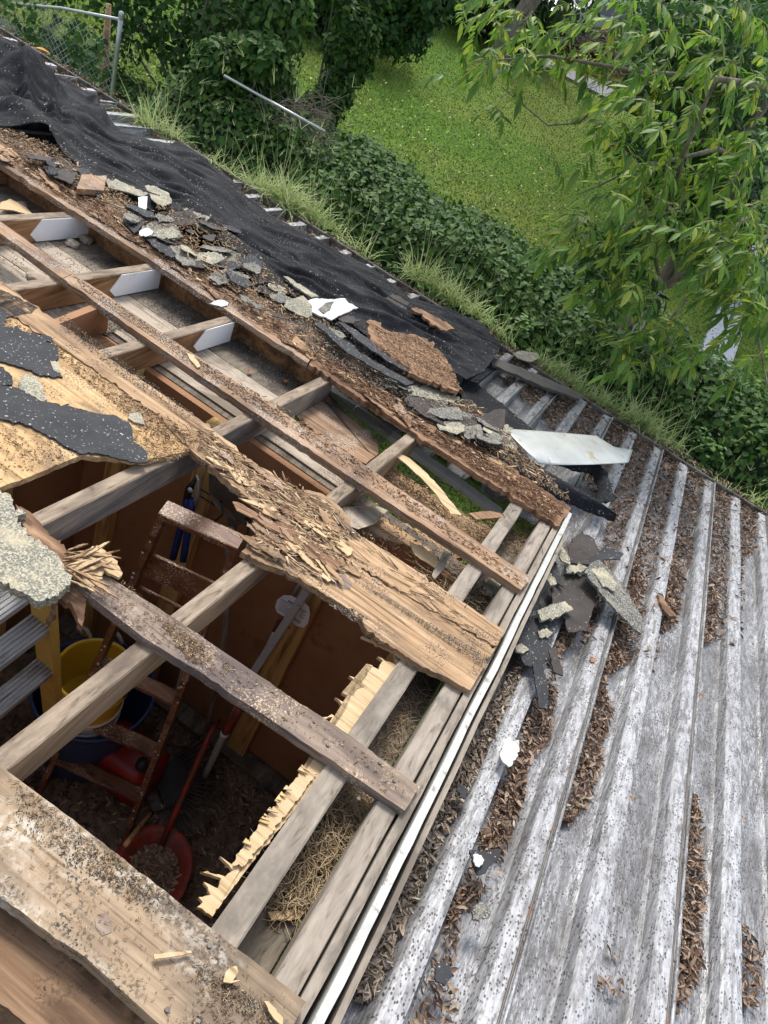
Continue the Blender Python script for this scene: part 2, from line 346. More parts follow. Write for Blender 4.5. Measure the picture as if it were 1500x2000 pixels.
M['darkleaf']=islands('shaded_dark_leaves',[(.012,.032,.007),(.025,.06,.012),(.045,.095,.018)],.6,.25)
M['weed']=islands('roof_edge_grass',[(.20,.31,.09),(.34,.46,.15),(.48,.55,.24),(.52,.52,.28),(.26,.38,.13)],.6,.4)
M['broad']=islands('broadleaf_weed_leaves',[(.10,.22,.04),(.18,.32,.07)],.5,.35)
M['lawnleaf']=islands('lawn_blades',[(.046,.11,.013),(.085,.165,.018),(.14,.225,.03),(.068,.14,.015),(.20,.24,.05)],.6,.3)
def lawn():
    m,nt,b=mat('lawn_grass',.95,0,.1)
    a=nz(nt,pos(nt),.35,4,.6); f=nz(nt,pos(nt),30,4,.7)
    c=ramp(nt,f,[(.32,(.045,.10,.012)),(.5,(.09,.18,.018)),(.68,(.15,.25,.03))]); c=mix(nt,ramp(nt,a,[(.4,0),(.6,.8)]),c,(.16,.19,.035))
    nt.links.new(c,b.inputs['Base Color']); bump(nt,b,f,.8,.03); return m
M['lawn']=lawn()
M['soil']=plain('dark_soil',(.03,.026,.018),1,0,.5,10,.02)

# ============================================================ SETTING
GZ=-2.3
def gz(x,y): return GZ
V=[];F=[];nx,ny=60,70
xs=np.sign(np.linspace(-1,1,nx))*np.abs(np.linspace(-1,1,nx))**2*140; ys=-20+np.linspace(0,1,ny)**2*260
for x in xs:
    for y in ys: V.append((x,y,GZ+.06*noise.noise(Vector((x*.2,y*.2,0)))-.03))
for i in range(nx-1):
    for j in range(ny-1): a=i*ny+j; F.append((a,a+ny,a+ny+1,a+1))
tag(mesh('lawn',V,F,M['lawn'],smooth=True),kind='structure')
def gstrip(name,a0,a1,b0,b1,ext0,ext1,z,m,t=.05):   # ground strip between two traced edges, carried on both ways
    A0,A1,B0,B1=[PZ(*p,z) for p in (a0,a1,b0,b1)]
    q=[A0-(A1-A0)*ext0,A1+(A1-A0)*ext1,B1+(B1-B0)*ext1,B0-(B1-B0)*ext0]
    V=[np.append(p[:2],z) for p in q]+[np.append(p[:2],z-t) for p in q]
    return tag(mesh(name,V,[(0,1,2,3),(4,7,6,5),(0,4,5,1),(1,5,6,2),(2,6,7,3),(3,7,4,0)],m),kind='structure')
gstrip('road',(1075,116),(1172,162),(1058,124),(1160,177),4,4,GZ+.035,M['asphalt'],.04)
V=zbox(.78,1.2,8.6,18,GZ-.1,GZ+.06); tag(mesh('path',V,BF,M['concrete']),kind='structure')

# ============================================================ SHED
shed=empty('shed',(-.6,1.0,-1.95),'open topped wooden garden shed with its roof half torn off, above the cluttered floor','shed')
YE=2.25
# floor and walls (inside faces)
V=[];F=[]
gx,gy=40,50
for i in range(gx):
    for j in range(gy):
        x=-1.38+1.40*i/(gx-1); y=-.9+2.62*j/(gy-1); V.append((x,y,-1.95+.018*fb((x,y,1),4)+.012*fb((x,y,2),14)))
for i in range(gx-1):
    for j in range(gy-1): a=i*gy+j; F.append((a,a+gy,a+gy+1,a+1))
mesh('floor',V,F,M['floor'],shed,True)
mesh('wall',zbox(-1.40,.0,1.71,1.735,-2.25,-.405),BF,M['wall'],shed)
mesh('wall',zbox(-1.425,-1.40,-1.0,1.735,-2.25,-.28),BF,M['wall'],shed)
mesh('wall',zbox(.0,.02,-1.0,1.735,-2.25,-.42),BF,M['wall'],shed)
mesh('wall',zbox(-1.40,.0,-1.02,-1.0,-2.25,.05),BF,M['wall'],shed)
mesh('top_plate',zbox(-1.40,.0,1.735,1.80,-.44,-.402),BF,M['dirt'],shed)
for i,(px,py,wd) in enumerate([(520,1345,.085),(419,870,.075),(205,1040,.06)]):
    p=PY(px,py,1.69)
    finebox('stud',(p[0],1.685,-1.95),(p[0],1.685,-.40),(wd/2,0,0),(0,.022,0),M['pine'],shed,30,.001,i)
for i,y in enumerate((.55,.95,1.3)):
    finebox('stud',(-1.375,y,-1.95),(-1.375,y,-.3),(.022,0,0),(0,.04,0),M['pine'],shed,20,.001,i+5)
finebox('stud',(-.03,1.62,-1.95),(-.03,1.62,-.42),(.03,0,0),(0,.04,0),M['pine'],shed,20,.001,9)
p=PZ(570,1530,-1.94)
finebox('sill_plate',(-1.38,1.665,-1.92),(-.03,1.665,-1.92),(0,.04,0),(0,0,.02),M['dirt'],shed,20,.001,3)
# left partition plate seen between two rafters
finebox('top_plate',(-1.36,-.9,T*.9-.135),(-1.36,1.7,-T*1.7-.135),(.042,0,0),(0,0,.045),M['rafter2'],shed,30,.001,4)
# rafters
RX=[-2.72,-2.36,-1.955,-1.58,-1.215,-.80,-.428,.008]
for i,x in enumerate(RX):
    y0=-1.2; y1=2.203; n=60; hw=.0195 if i<7 else .024
    V=[];F=[];mi=[]
    for j in range(n+1):
        y=y0+(y1-y0)*j/n
        for k,(u,h) in enumerate(((-1,-.003),(-.85,0),(.85,0),(1,-.003),(1,-.089),(-1,-.089))):
            d=.0014*noise.noise(Vector((y*9,k*2,i*5))); V.append(RP(x+u*hw+d,y,h+d))
    for j in range(n):
        for k in range(6):
            l=(k+1)%6; F.append((j*6+k,j*6+l,(j+1)*6+l,(j+1)*6+k)); mi.append(0 if k in(0,1,2) else 1)
    F+= [tuple(range(6)),tuple(n*6+k for k in range(5,-1,-1))]; mi+=[1,1]
    side={3:'rafter2',4:'rafter2',2:'rafter2',5:'greyside',6:'rafter3',7:'rafter3'}.get(i,'rafter2')
    if side=='greyside':
        if 'greyside' not in M: M['greyside']=wood('grey_rafter_side',[(.17,.14,.115),(.26,.22,.18),(.37,.31,.25)],'y',stain=(.075,.07,.075),stain_at=(.42,.62),sc=6)
    r=mesh('rafter',V,F,None,shed,mats=[M['grey'] if i==7 else M['rafter'],M[side]],mi=mi)
    r['label']={7:'clean grey rafter beside the splintered plywood',6:'pale tan rafter crossing the middle of the hole',5:'grey weathered rafter with flaking upper edge'}.get(i,'dusty rafter with red-brown side') 
# painted tail faces on three rafters (towards the viewer: -Y/-X side is seen)
def tail(x,pl,pr):
    a,b=[P(*q,-.0)[1] for q in (pl,pr)]
    V=[];xx=x+.0195+.0022
    pts=[(a+.05,-.004),(b,-.004),(b,-.088),(a+.03,-.088),(a,-.06)]
    for s in (0,-.003): V+=[RP(xx+s,y,h) for y,h in pts]
    F=[(0,1,2,3,4),(9,8,7,6,5)]+[(k,(k+1)%5,(k+1)%5+5,k+5) for k in range(5)]
    o=mesh('painted_tail',V,F,M['tailwhite'],shed); o['label']='white painted rafter tail end'
for x,pl,pr in ((RX[2],(78,440),(190,430)),(RX[3],(236,550),(335,535)),(RX[4],(395,655),(478,640)),(RX[1],(-120,350),(35,350))): tail(x,pl,pr)
# gable overhang rafter, trim, soffit
finebox('fly_rafter',RP(.122,-1.1,-.045),RP(.122,2.27,-.045),(.022,0,0),(0,0,.045),M['grey'],shed,60,.0012,31)
def strip(name,x0a,x0b,wd,h0,h1,ya,yb,mt,lab=None,amp=.001,seed=0):
    n=70;V=[];F=[]
    for j in range(n+1):
        t=j/n; y=ya+(yb-ya)*t; x=x0a+(x0b-x0a)*t+amp*2*noise.noise(Vector((y*4,seed,0))); k=1+.25*amp*400*noise.noise(Vector((y*11,seed,3)))
        for u,h in ((0,h0),(0,h1),(wd*k,h1-.002*abs(noise.noise(Vector((y*25,seed,8))))),(wd*k,h0)): V.append(RP(x+u,y,h))
    for j in range(n):
        for k in range(4): l=(k+1)%4; F.append((j*4+k,j*4+l,(j+1)*4+l,(j+1)*4+k))
    F+=[(3,2,1,0),tuple(n*4+k for k in range(4))]
    o=mesh(name,V,F,mt,shed)
    if lab: o['label']=lab
    return o
strip('barge_board',.1475,.148,.019,-.115,.004,-1.0,2.30,M['grey'],'grey upper edge board along the gable')
strip('barge_board',.182,.1705,.016,-.13,.012,-1.0,2.34,M['white'],'peeling white trim board along the gable',.0014,4)
strip('drip_edge',.214,.193,.011,-.13,-.006,-1.0,2.2,M['grey'],'loose outer strip pulling away from the white trim',.0012,9)
mesh('gable_wall_cladding',rbox(.145,.160,-1.2,2.2,-.5,-.118),BF,M['dirt'],shed)
for a,b,k in ((-.9,.75,0),(.753,2.12,1)):
    mesh('soffit_board',rbox(.022,.098,a,b,-.112,-.10),BF,M['dirt'],shed)
# eave soffit planks (along x), set under the rafters
def soff(x0,x1,y0,y1,m='soffit',h=-.095,s=0):
    V=[];F=[];n=24
    for i in range(n+1):
        x=x0+(x1-x0)*i/n; e=.003*noise.noise(Vector((x*20,s,1)))
        for y,hh in ((y0+e,h-.012),(y0+e,h),(y1-e,h),(y1-e,h-.012)): V.append(RP(x,y,hh))
    for j in range(n):
        for k in range(4): l=(k+1)%4; F.append((j*4+k,j*4+l,(j+1)*4+l,(j+1)*4+k))
    F+=[(3,2,1,0),tuple(n*4+k for k in range(4))]
    return mesh('soffit_board',V,F,M[m],shed)
soff(-3.2,-.455,1.76,1.885,s=1); soff(-3.2,-.86,1.888,2.02,'soffit',s=2); soff(-3.2,-.86,2.023,2.208,'dirt',s=3)
soff(-3.2,-1.40,1.60,1.755,'soffit',s=4); soff(-3.2,-1.40,1.44,1.597,s=5); soff(-3.2,-1.40,1.28,1.437,s=6); soff(-3.2,-1.40,1.1,1.277,'dirt',s=7)
# rough darker plank under the wire mesh
slab('soffit_board',[(556,794),(606,762),(640,768),(700,830),(735,858),(740,885),(715,905),(688,905)],-.094,.012,M['board'],shed,2.5,7,3)
slab('soffit_board',[(730,905),(765,912),(900,1000),(965,1040),(935,1065),(860,1030),(740,945)],-.094,.018,M['tan'],shed,3,7,5)['label']='rotten pale soffit plank dusted with chips'
slab('soffit_board',[(690,1000),(760,1010),(880,1060),(905,1090),(830,1075),(700,1040)],-.10,.015,M['tan'],shed,3,7,6)
mesh('soffit_board',rbox(.035,.100,1.5,2.16,-.108,-.098),BF,M['dirt'],shed)
# ceiling light-coloured beam of the awning seen through the opening and black mesh
finebox('eave_fascia',RP(-3.2,2.222,-.06),RP(-.82,2.222,-.06),(0,.010,0),(0,0,.045),M['rafter2'],shed,60,.001,12)
# boards
def board(poly,h,th,m,lab=None,jag=1.0,step=10,seed=1,name='roof_board'):
    o=slab(name,poly,h,th,M[m],shed,jag,step,seed,sub=1)
    if lab: o['label']=lab
    return o
board([(604,711),(850,872),(1092,1028),(1116,992),(960,885),(700,700),(640,662)],.019,.022,'rot','rotten red-brown eave board with crumbling face',1.6,7,2)
board([(-90,262),(0,320),(300,512),(601,709),(637,660),(300,438),(0,240),(-90,185)],.020,.022,'board','long brown eave board, dusty but sound',.8,12,22)
board([(-120,372),(0,455),(200,600),(400,740),(700,942),(1018,1152),(1036,1128),(700,900),(400,706),(150,538),(0,432),(-120,348)],.022,.026,'board','narrow brown board nailed across the rafters',.7,14,3)
board([(-60,505),(0,548),(200,690),(400,826),(440,858),(461,871),(480,900),(520,917),(560,946),(576,957),(603,957),(632,965),(656,983),(693,1037),(780,1092),(985,1231),(970,1262),(800,1165),(650,1075),(560,1040),(500,985),(430,925),(380,885),(300,805),(160,705),(0,600),(-60,560)],.024,.022,'tan','long pale board with a rotted middle',2.2,8,4)
board([(382,888),(435,922),(500,980),(560,1036),(650,1078),(800,1168),(969,1265),(918,1348),(800,1285),(720,1234),(708,1212),(670,1182),(625,1156),(590,1133),(550,1113),(505,1096),(472,1077),(490,1050),(528,1026),(538,1010),(514,997),(535,985),(507,970),(493,962),(453,935),(400,898)],.020,.020,'tan','broad pale board with a large knot and ragged rotten end',2.6,7,5)
board([(149,1143),(203,1185),(280,1245),(400,1318),(550,1420),(790,1583),(820,1537),(683,1436),(550,1349),(400,1248),(312,1189),(215,1128),(180,1118)],.021,.026,'greyb','grey stained board spanning the hole',.8,14,6)
board([(-120,1405),(0,1495),(130,1592),(250,1685),(390,1795),(500,1880),(598,1957),(540,2060),(480,2120),(310,2000),(165,1868),(100,1825),(0,1752),(-120,1660)],.034,.038,'plank','thick old plank with white mould in the foreground',.9,14,7)
board([(-80,980),(0,952),(60,930),(160,888),(280,900),(372,880),(300,805),(160,705),(0,600),(-80,540)],.019,.016,'ply','golden plywood sheet with torn edge',1.2,10,8,'deck_plywood')
board([(-120,1640),(0,1770),(110,1858),(300,2040),(120,2060),(40,1990),(-30,1935),(-120,1900)],-.012,.014,'plyred','red-brown plywood sheet under the thick plank',1,14,9,'deck_plywood')
# splintered fresh plywood beside the clean rafter
def teeth(base,tip,seed,n=3):
    # base: line on the rafter side, tip: list of traced outer points; adds spikes between
    return base+tip
jp=[(835,1262),(790,1318),(700,1432),(640,1505),(560,1600),(480,1700),(415,1790),(385,1772),(396,1762),(388,1752),(412,1748),(398,1722),(425,1735),(432,1715),(392,1702),(440,1712),(455,1700),(430,1672),(452,1688),(462,1676),(470,1660),(520,1600),(560,1545),(590,1505),(628,1435),(650,1400),(627,1402),(648,1395),(660,1402),(676,1385),(655,1362),(676,1375),(684,1364),(668,1352),(692,1360),(700,1338),(712,1342),(682,1320),(712,1326),(728,1300),(716,1296),(740,1308),(748,1290),(738,1282),(760,1292),(775,1298),(770,1272),(706,1242),(765,1262),(800,1275)]
board(jp,-.012,.010,'fresh','bright freshly splintered plywood edge',1.4,7,10,'broken_plywood')
board([(592,1500),(470,1660),(455,1690),(478,1690),(560,1590),(620,1510)],-.004,.004,'fresh',None,2.5,5,12,'broken_plywood')
for i in range(17):      # open plies standing along the break
    t=rng.uniform(0,1); a=np.array([598,1500])*(1-t)+np.array([470,1668])*t; d=rng.uniform(2,20)*rng.uniform(.3,1)
    b=a+np.array([-.78,-.5])*-d*.8+rng.normal(0,2,2); q=np.array([.62,-.8])*rng.uniform(1.2,6)
    slab('ply_splinter',[tuple(a-q+(-9,-6)),tuple(b),tuple(a+q+(-9,-6))],.001+.002*(i%3),.003,M['fresh'] if i%3 else M['pine'],shed,.3,20,i)
# rotten knot and screws
slab('wood_knot',[(636,1118),(655,1112),(676,1122),(688,1140),(684,1150),(664,1148),(645,1138)],.0212,.003,M['greyb'],shed,1,5,77)
slab('wood_knot',[(185,1790),(205,1780),(220,1800),(218,1820),(200,1828),(188,1812)],.0352,.003,M['greyb'],shed,1,5,78)
for px,py in ((409,1847),(327,1972),(742,1490),(700,1560),(770,1525),(640,1455)):
    c=P(px,py,.036 if py>1800 else .023); V,F=lathe([(.0,.0015),(.0035,.0015),(.004,-.002)],c,10,(0,.16,1)); mesh('nail_head',V,F,M['steel'],shed)
# white rail of the awning frame seen through the eave bay
# black plastic gutter mesh
def wiremesh():
    mb=MB(); q=[P(640,762,-.11),P(690,770,-.11),P(800,862,-.11),P(775,930,-.11)]
    a,b=P(619,767,-.092),P(720,882,-.092); c,d=P(636,758,-.085),P(770,840,-.085)
    nu,nv=52,16
    def pt(u,v):
        p=(np.array(a)*(1-u)+np.array(b)*u)*(1-v)+(np.array(c)*(1-u)+np.array(d)*u)*v
        return p+np.array((0,0,.008*math.sin(u*5)*math.sin(v*3)-.012*v*(1-v)*4))
    for i in range(nu+1): mb.add(*tubev([pt(i/nu,k/8) for k in range(9)],.0009,4))
    for j in range(nv+1): mb.add(*tubev([pt(k/16,j/nv) for k in range(17)],.0009,4))
    mb.build('soffit_mesh',M['black'],shed)
    mb=MB(); a,b=P(760,900,-.11),P(820,960,-.11); c,d=P(790,885,-.11),P(870,945,-.11); nu,nv=20,12
    for i in range(nu+1): mb.add(*tubev([(np.array(a)*(1-i/nu)+np.array(b)*i/nu)*(1-k)+(np.array(c)*(1-i/nu)+np.array(d)*i/nu)*k for k in (0,1)],.0009,4))
    for j in range(nv+1): mb.add(*tubev([(np.array(a)*(1-k)+np.array(b)*k)*(1-j/nv)+(np.array(c)*(1-k)+np.array(d)*k)*j/nv for k in (0,1)],.0009,4))
    mb.build('soffit_mesh',M['black'],shed)
wiremesh()

# ============================================================ AWNING (corrugated metal roof)
MH=-.115; PER=.159; X0=.484; DEPTH=.042      # ribs peak at X0+k*PER
aw=empty('metal_awning',(.9,3.0,GZ),'weathered white corrugated metal awning roof with leaf filled valleys around the shed eave','metal roof')
def prof(x):                                  # rib height 0..1 across the sheet
    t=((x-X0)/PER)%1.0; t=t if t<.5 else t-1
    a=.13 if t>0 else .30                     # sheer right flank, longer shoulder on the left
    if t>0: return max(0,1-max(0,t-.015)/.075)
    if t>-.27: return 1-.10*(-t/.27)
    return max(0,.90*(1-(-t-.27)/.10))
YEND=3.93
def panel(x0,x1,y0,y1,seam,k):
    # cross section points
    xs=[]; n=int(round((x1-x0)/PER))*1
    for i in range(n):
        c=X0+PER*(round((x0-X0)/PER)+i)+PER*.5*0
        base=round((x0-X0)/PER)*PER+X0+i*PER
        for f in (0,.012,.018,.05,.085,.093,.15,.20,.215,.23,.30,.36,.375,.39,.46,.52,.535,.55,.61,.625,.635,.68,.715,.728,.735,.80,.90,.98): xs.append(base+f*PER)
    xs.append(X0+PER*(round((x0-X0)/PER)+n)); xs=[x+.006 for x in xs]
    ny=max(6,int((y1-y0)/.045)); V=[];F=[];cr=[]
    for j in range(ny+1):
        y=y0+(y1-y0)*j/ny
        for x in xs:
            q=prof(x); wob=.0022*noise.noise(Vector((x*9,y*3.5,5)))+.0012*noise.noise(Vector((x*40,y*14,2)))
            tt=((x-X0)/PER)%1; micro=.0020*(min(abs(tt-.215),abs(tt-.375),abs(tt-.535))<.004) if q<.02 else 0
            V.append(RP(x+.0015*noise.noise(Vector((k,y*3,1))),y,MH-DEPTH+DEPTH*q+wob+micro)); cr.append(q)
    m=len(xs)
    for j in range(ny):
        for i in range(m-1): a=j*m+i; F.append((a,a+1,a+m+1,a+m))
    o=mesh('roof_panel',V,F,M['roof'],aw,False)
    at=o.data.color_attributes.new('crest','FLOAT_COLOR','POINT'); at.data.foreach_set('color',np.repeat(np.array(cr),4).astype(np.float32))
    md=o.modifiers.new('thickness','SOLIDIFY'); md.thickness=.0012
    return o
kmin=-34
for k in range(kmin,12,2):
    xa=X0+PER*(k)+.012; xb=X0+PER*(k+2)+.012
    y0=-1.2 if xa>.1 else (2.26 if xb<.2 else -1.2)
    if xa<.2<xb: xa2=X0-PER*2+.012
    if xb<=.18: panel(xa,xb,2.40,YEND,True,k)
    elif xa<.18: panel(xa,xb,2.40 if xa<-.1 else -1.2,YEND,True,k)
    else: panel(xa,xb,-1.2,YEND,True,k)
for k in range(kmin,12,2):   # raised lap seam on every second rib
    x=X0+PER*(k+2)+.004; y0=-1.2 if x>.2 else 2.40; n=90; pts=[RP(x+.0012*noise.noise(Vector((k,y0+(YEND-y0)*j/n*5,0))),y0+(YEND-y0)*j/n,MH+.003) for j in range(n+1)]
    V,F=tubev([p+np.array((.001,0,.001)) for p in pts],.0046,8); mesh('lap_seam',V,F,M['roof'],aw,True)
    V,F=tubev([p+np.array((-.0075,0,-.0035)) for p in pts],.0028,6); mesh('lap_gap',V,F,M['steel'],aw,True)
# far edge: low metal gutter lip holding the litter
V=[];F=[];n=120
pr=[(-.012,-.05),(-.012,.006),(-.008,.012),(0,.012),(.004,.006),(.004,-.06),(0,-.06),(-.004,-.05)]
for j in range(n+1):
    x=-6+8.2*j/n
    for u,h in pr: V.append(RP(x,YEND+.035+u+.002*noise.noise(Vector((x*3,0,0))),MH+h-.006+.003*noise.noise(Vector((x*2,3,0)))))
m_=len(pr)
for j in range(n):
    for k in range(m_): l=(k+1)%m_; F.append((j*m_+k,j*m_+l,(j+1)*m_+l,(j+1)*m_+k))
mesh('edge_gutter',V,F,M['gutter'],aw)
for y in (3.6,): finebox('support_beam',RP(-5.5,y,MH-.09),RP(2.2,y,MH-.09),(0,.03,0),(0,0,.05),M['grey'] if y<3 else M['rafter'],aw,20,.001,int(y))
finebox('support_beam',P(628,752,-.125),P(975,1003,-.125),(0,.022,0),(0,0,.012),M['whiteb'],aw,20,.001,4)['label']='pale rail seen through the open eave'
for x in (-5.4,-1.8,1.7): finebox('post',(x,3.6,GZ),(x,3.6,-.82),(.045,0,0),(0,.045,0),M['rafter'],aw,8,.001,3)
# ============================================================ TOOLS INSIDE THE SHED
def rod(name,a,b,r,m,parent=None,n=10,taper=1):
    a=np.asarray(a,float);b=np.asarray(b,float); V,F=tubev([a+(b-a)*i/6 for i in range(7)],[r*(1+(taper-1)*i/6) for i in range(7)],n); return mesh(name,V,F,m,parent,True)
# wooden stepladder
FZ=-1.94
ltop=[PZ(322,1003,-.52),PZ(462,1066,-.52)]; lbot=[PZ(85,1535,FZ),PZ(250,1625,FZ)]
lad=empty('wooden_stepladder',(lbot[0]+lbot[1])/2,'paint spattered varnished wooden stepladder leaning inside the shed','stepladder')
ax=(ltop[1]-ltop[0]); ax=ax/np.linalg.norm(ax); upv=(ltop[0]-lbot[0]); upv/=np.linalg.norm(upv); nv=np.cross(ax,upv); nv/=np.linalg.norm(nv)
if nv[2]<0: nv=-nv
for s in (0,1): finebox('side_rail',lbot[s],ltop[s],ax*.011,nv*.032,M['ladder'],lad,30,.001,40+s)
def tread(l,r,name='step',wd=.026,th=.010,lab=None,over=.0):
    l=np.asarray(l);r=np.asarray(r); d=r-l; d/=np.linalg.norm(d); dep=np.cross(d,(0,0,1)); dep/=np.linalg.norm(dep)
    if dep[1]>0: dep=-dep
    return finebox(name,l-d*over,r+d*over,dep*wd,np.array((0,0,th)),M['ladder'],lad,16,.0012,int(l[0]*99))
def onrail(s,py):
    best=min(((abs((lambda q:(q[1]/q[2]*1500+1000))(RM@((lbot[s]+(ltop[s]-lbot[s])*t)-CAM))-py),t) for t in np.linspace(0,1,400)))
    return lbot[s]+(ltop[s]-lbot[s])*best[1]
tread(ltop[0]+(0,0,.012),ltop[1]+(0,0,.012),'top_cap',.032,.011,over=.01)
for l,r in ((1292,1368),(1395,1468),(1478,1555)): tread(onrail(0,l),onrail(1,r))
a,b=onrail(0,1098),onrail(1,1165); finebox('back_panel',a,b,nv*.006,upv*.045,M['ladder'],lad,12,.001,77)
rod('brace_rod',onrail(0,1140),onrail(1,1212),.006,M['ladder'],lad)
for i in range(34):
    s=rng.integers(0,2); t=rng.uniform(.08,.97); p=lbot[s]+(ltop[s]-lbot[s])*t+nv*.0325+ax*rng.uniform(-.008,.008)
    V,F=lathe([(0,.002),(rng.uniform(.002,.0045),.001),(.0045,-.001)],p,7,nv); mesh('paint_splash',V,F,M['whiteb'],lad)
# fibreglass ladder on the left
yt=PZ(78,1165,-.45); yb=PZ(108,1492,FZ)
al=empty('fibreglass_ladder',yb-np.array((0,.22,0)),'yellow fibreglass ladder with grey aluminium steps leaning on the left wall','ladder')
yu=(yt-yb)/np.linalg.norm(yt-yb)
finebox('side_rail',yb,yt+yu*.2,(.032,0,0),(0,.004,0),M['yrail'],al,30,.0005,50); finebox('rail_flange',yb+np.array((.033,.005,0)),yt+yu*.2+np.array((.033,.005,0)),(.003,0,0),(0,.014,0),M['yrail'],al,30,.0005,50)
finebox('side_rail',yb-np.array((0,.42,0)),yt+yu*.2-np.array((0,.42,0)),(.032,0,0),(0,.004,0),M['yrail'],al,30,.0005,51)
def yrail(py):
    return min(((abs((lambda q:(q[1]/q[2]*1500+1000))(RM@(yb+(yt-yb)*t-CAM))-py),t) for t in np.linspace(-.2,1.3,400)))[1]
for py in (1132,1215,1300,1440):
    p=yb+(yt-yb)*yrail(py); finebox('step',p-np.array((0,.42,0)),p,(.032,0,0),(0,0,.010),M['alu'],al,16,.0008,py)
    for k in range(5): rod('tread_ridge',p+np.array((-.024+.012*k,-.41,.0112)),p+np.array((-.024+.012*k,-.005,.0112)),.0014,M['alu'],al,5)
# tub, buckets
def vessel(name,c,rb,rt,h,m,parent=None,th=.004,rim=.006,n=44):
    pr=[(0,0),(rb,0),(rb+.002,.006)]+[(rb+(rt-rb)*t,h*t) for t in np.linspace(.05,1,10)]+[(rt+rim,h),(rt+rim,h+.008),(rt-th,h+.008)]+[(rb+(rt-rb)*t-th,h*t) for t in np.linspace(.98,.05,8)]+[(rb-th,.012),(0,.012)]
    V,F=lathe(pr,c,n); return mesh(name,V,F,m,parent,True)
tc=PZ(178,1375,-1.62); tc[2]=FZ
tub=empty('storage_tub',tc,'big round blue tub with rope handles holding a stack of buckets','tub'); vessel('tub_body',tc,.165,.215,.44,M['blue'],tub)
for k,(px,py) in enumerate(((165,1238),(225,1246))):
    p=PZ(px,py,-1.47); rod_pts=[p+np.array((-.035+.07*i/8,0,.035*math.sin(math.pi*i/8))) for i in range(9)]
    V,F=tubev(rod_pts,.008,8); mesh('rope_handle',V,F,M['rope'],tub,True)
bc=PZ(186,1310,-1.27); bb=bc.copy(); bb[2]=-1.50
wb=empty('white_bucket',bb-np.array((0,0,.1)),'white bucket carrying the yellow bucket inside the blue tub','bucket'); vessel('bucket_body',bb-np.array((0,0,.16)),.100,.112,.20,M['wplas'],wb)
for z in (.02,.035,-.03): 
    V,F=lathe([(.110,0),(.116,.002),(.116,.007),(.110,.009)],bb+np.array((0,0,z)),40); mesh('bucket_ring',V,F,M['whiteb'],wb,True)
yb2=empty('yellow_bucket',bb,'empty yellow plastic bucket standing in the blue tub','bucket'); vessel('bucket_body',bb,.108,.126,.225,M['yellow'],yb2)
V,F=tubev([bc+np.array((.130*math.cos(a),.130*math.sin(a),-.03-.05*math.sin(a))) for a in np.linspace(0,math.pi,14)],.0025,6); mesh('bail_handle',V,F,M['wire'],yb2,True)
for z in (.165,.19): 
    V,F=lathe([(.122,0),(.128,.002),(.128,.005),(.122,.007)],bb+np.array((0,0,z)),40); mesh('bucket_ring',V,F,M['yellow'],yb2,True)
# petrol can
gc=PZ(252,1480,-1.76); gc[2]=FZ
gcan=empty('fuel_can',gc,'red plastic fuel can on the floor behind the stepladder','fuel can')
bm=bmesh.new(); bmesh.ops.create_cube(bm,size=1); bmesh.ops.subdivide_edges(bm,edges=bm.edges[:],cuts=4,use_grid_fill=True)
for v in bm.verts:
    x,y,z=v.co*2; k=1-.12*(abs(x)**4+abs(y)**4)*.5; v.co=Vector((x*.145*(1-.10*abs(z)**6)*k,y*.105*(1-.14*abs(z)**6)*k,z*.13*(1-.06*(x*x+y*y))))
bmesh.ops.smooth_vert(bm,verts=bm.verts[:],factor=.5,use_axis_x=True,use_axis_y=True,use_axis_z=True)
V=[np.array(v.co)+gc+np.array((0,0,.135)) for v in bm.verts]; F=[[v.index for v in f.verts] for f in bm.faces]; bm.free(); mesh('can_body',V,F,M['redp'],gcan,True)
V,F=lathe([(0,.03),(.022,.03),(.024,.0),(.03,-.01)],gc+np.array((.075,-.03,.26)),16); mesh('cap',V,F,M['black'],gcan,True)
V,F=tubev([gc+np.array((x,.01,.25+.045*math.sin(math.pi*(x+.09)/.14))) for x in np.linspace(-.09,.05,9)],.011,8); mesh('handle',V,F,M['redp'],gcan,True)
mesh('sticker',[gc+np.array(v)+0 for v in ((-.04,-.1065,.11),(.02,-.1065,.11),(.02,-.1065,.15),(-.04,-.1065,.15))],[(0,1,2,3)],M['ink'],gcan)
# rake: black fan with round hub
rc=PZ(300,1520,FZ+.06); rk=empty('leaf_rake',rc,'black plastic leaf rake, its fan of tines spread on the shed floor','rake')
d0=np.array(PZ(415,1540,FZ+.05)-rc); a0=math.atan2(d0[1],d0[0])
V=[rc+np.array((0,0,.0))];F=[]
fan=[rc+np.array((.12*math.cos(a0+a)*(1.1),.12*math.sin(a0+a)*1.1,.004)) for a in np.linspace(-1.0,1.0,14)]
top=[rc]+fan; V=top+[v-np.array((0,0,.006)) for v in top]; k=len(top); F=[tuple(range(k)),tuple(range(2*k-1,k-1,-1))]+[(i,(i+1)%k,(i+1)%k+k,i+k) for i in range(k)]
mesh('rake_head',V,F,M['black'],rk)
for i,a in enumerate(np.linspace(-.95,.95,22)):
    q=lambda r,z:rc+np.array((r*math.cos(a0+a),r*math.sin(a0+a),z)); V,F=tubev([q(.12,.0),q(.20,.004),q(.28,.0),q(.30,-.03)],[.004,.004,.003,.002],5); mesh('tine',V,F,M['black'],rk)
rod('handle',rc+np.array((0,0,.01)),PZ(395,1180,-.8),.011,M['oldgrey'],rk)
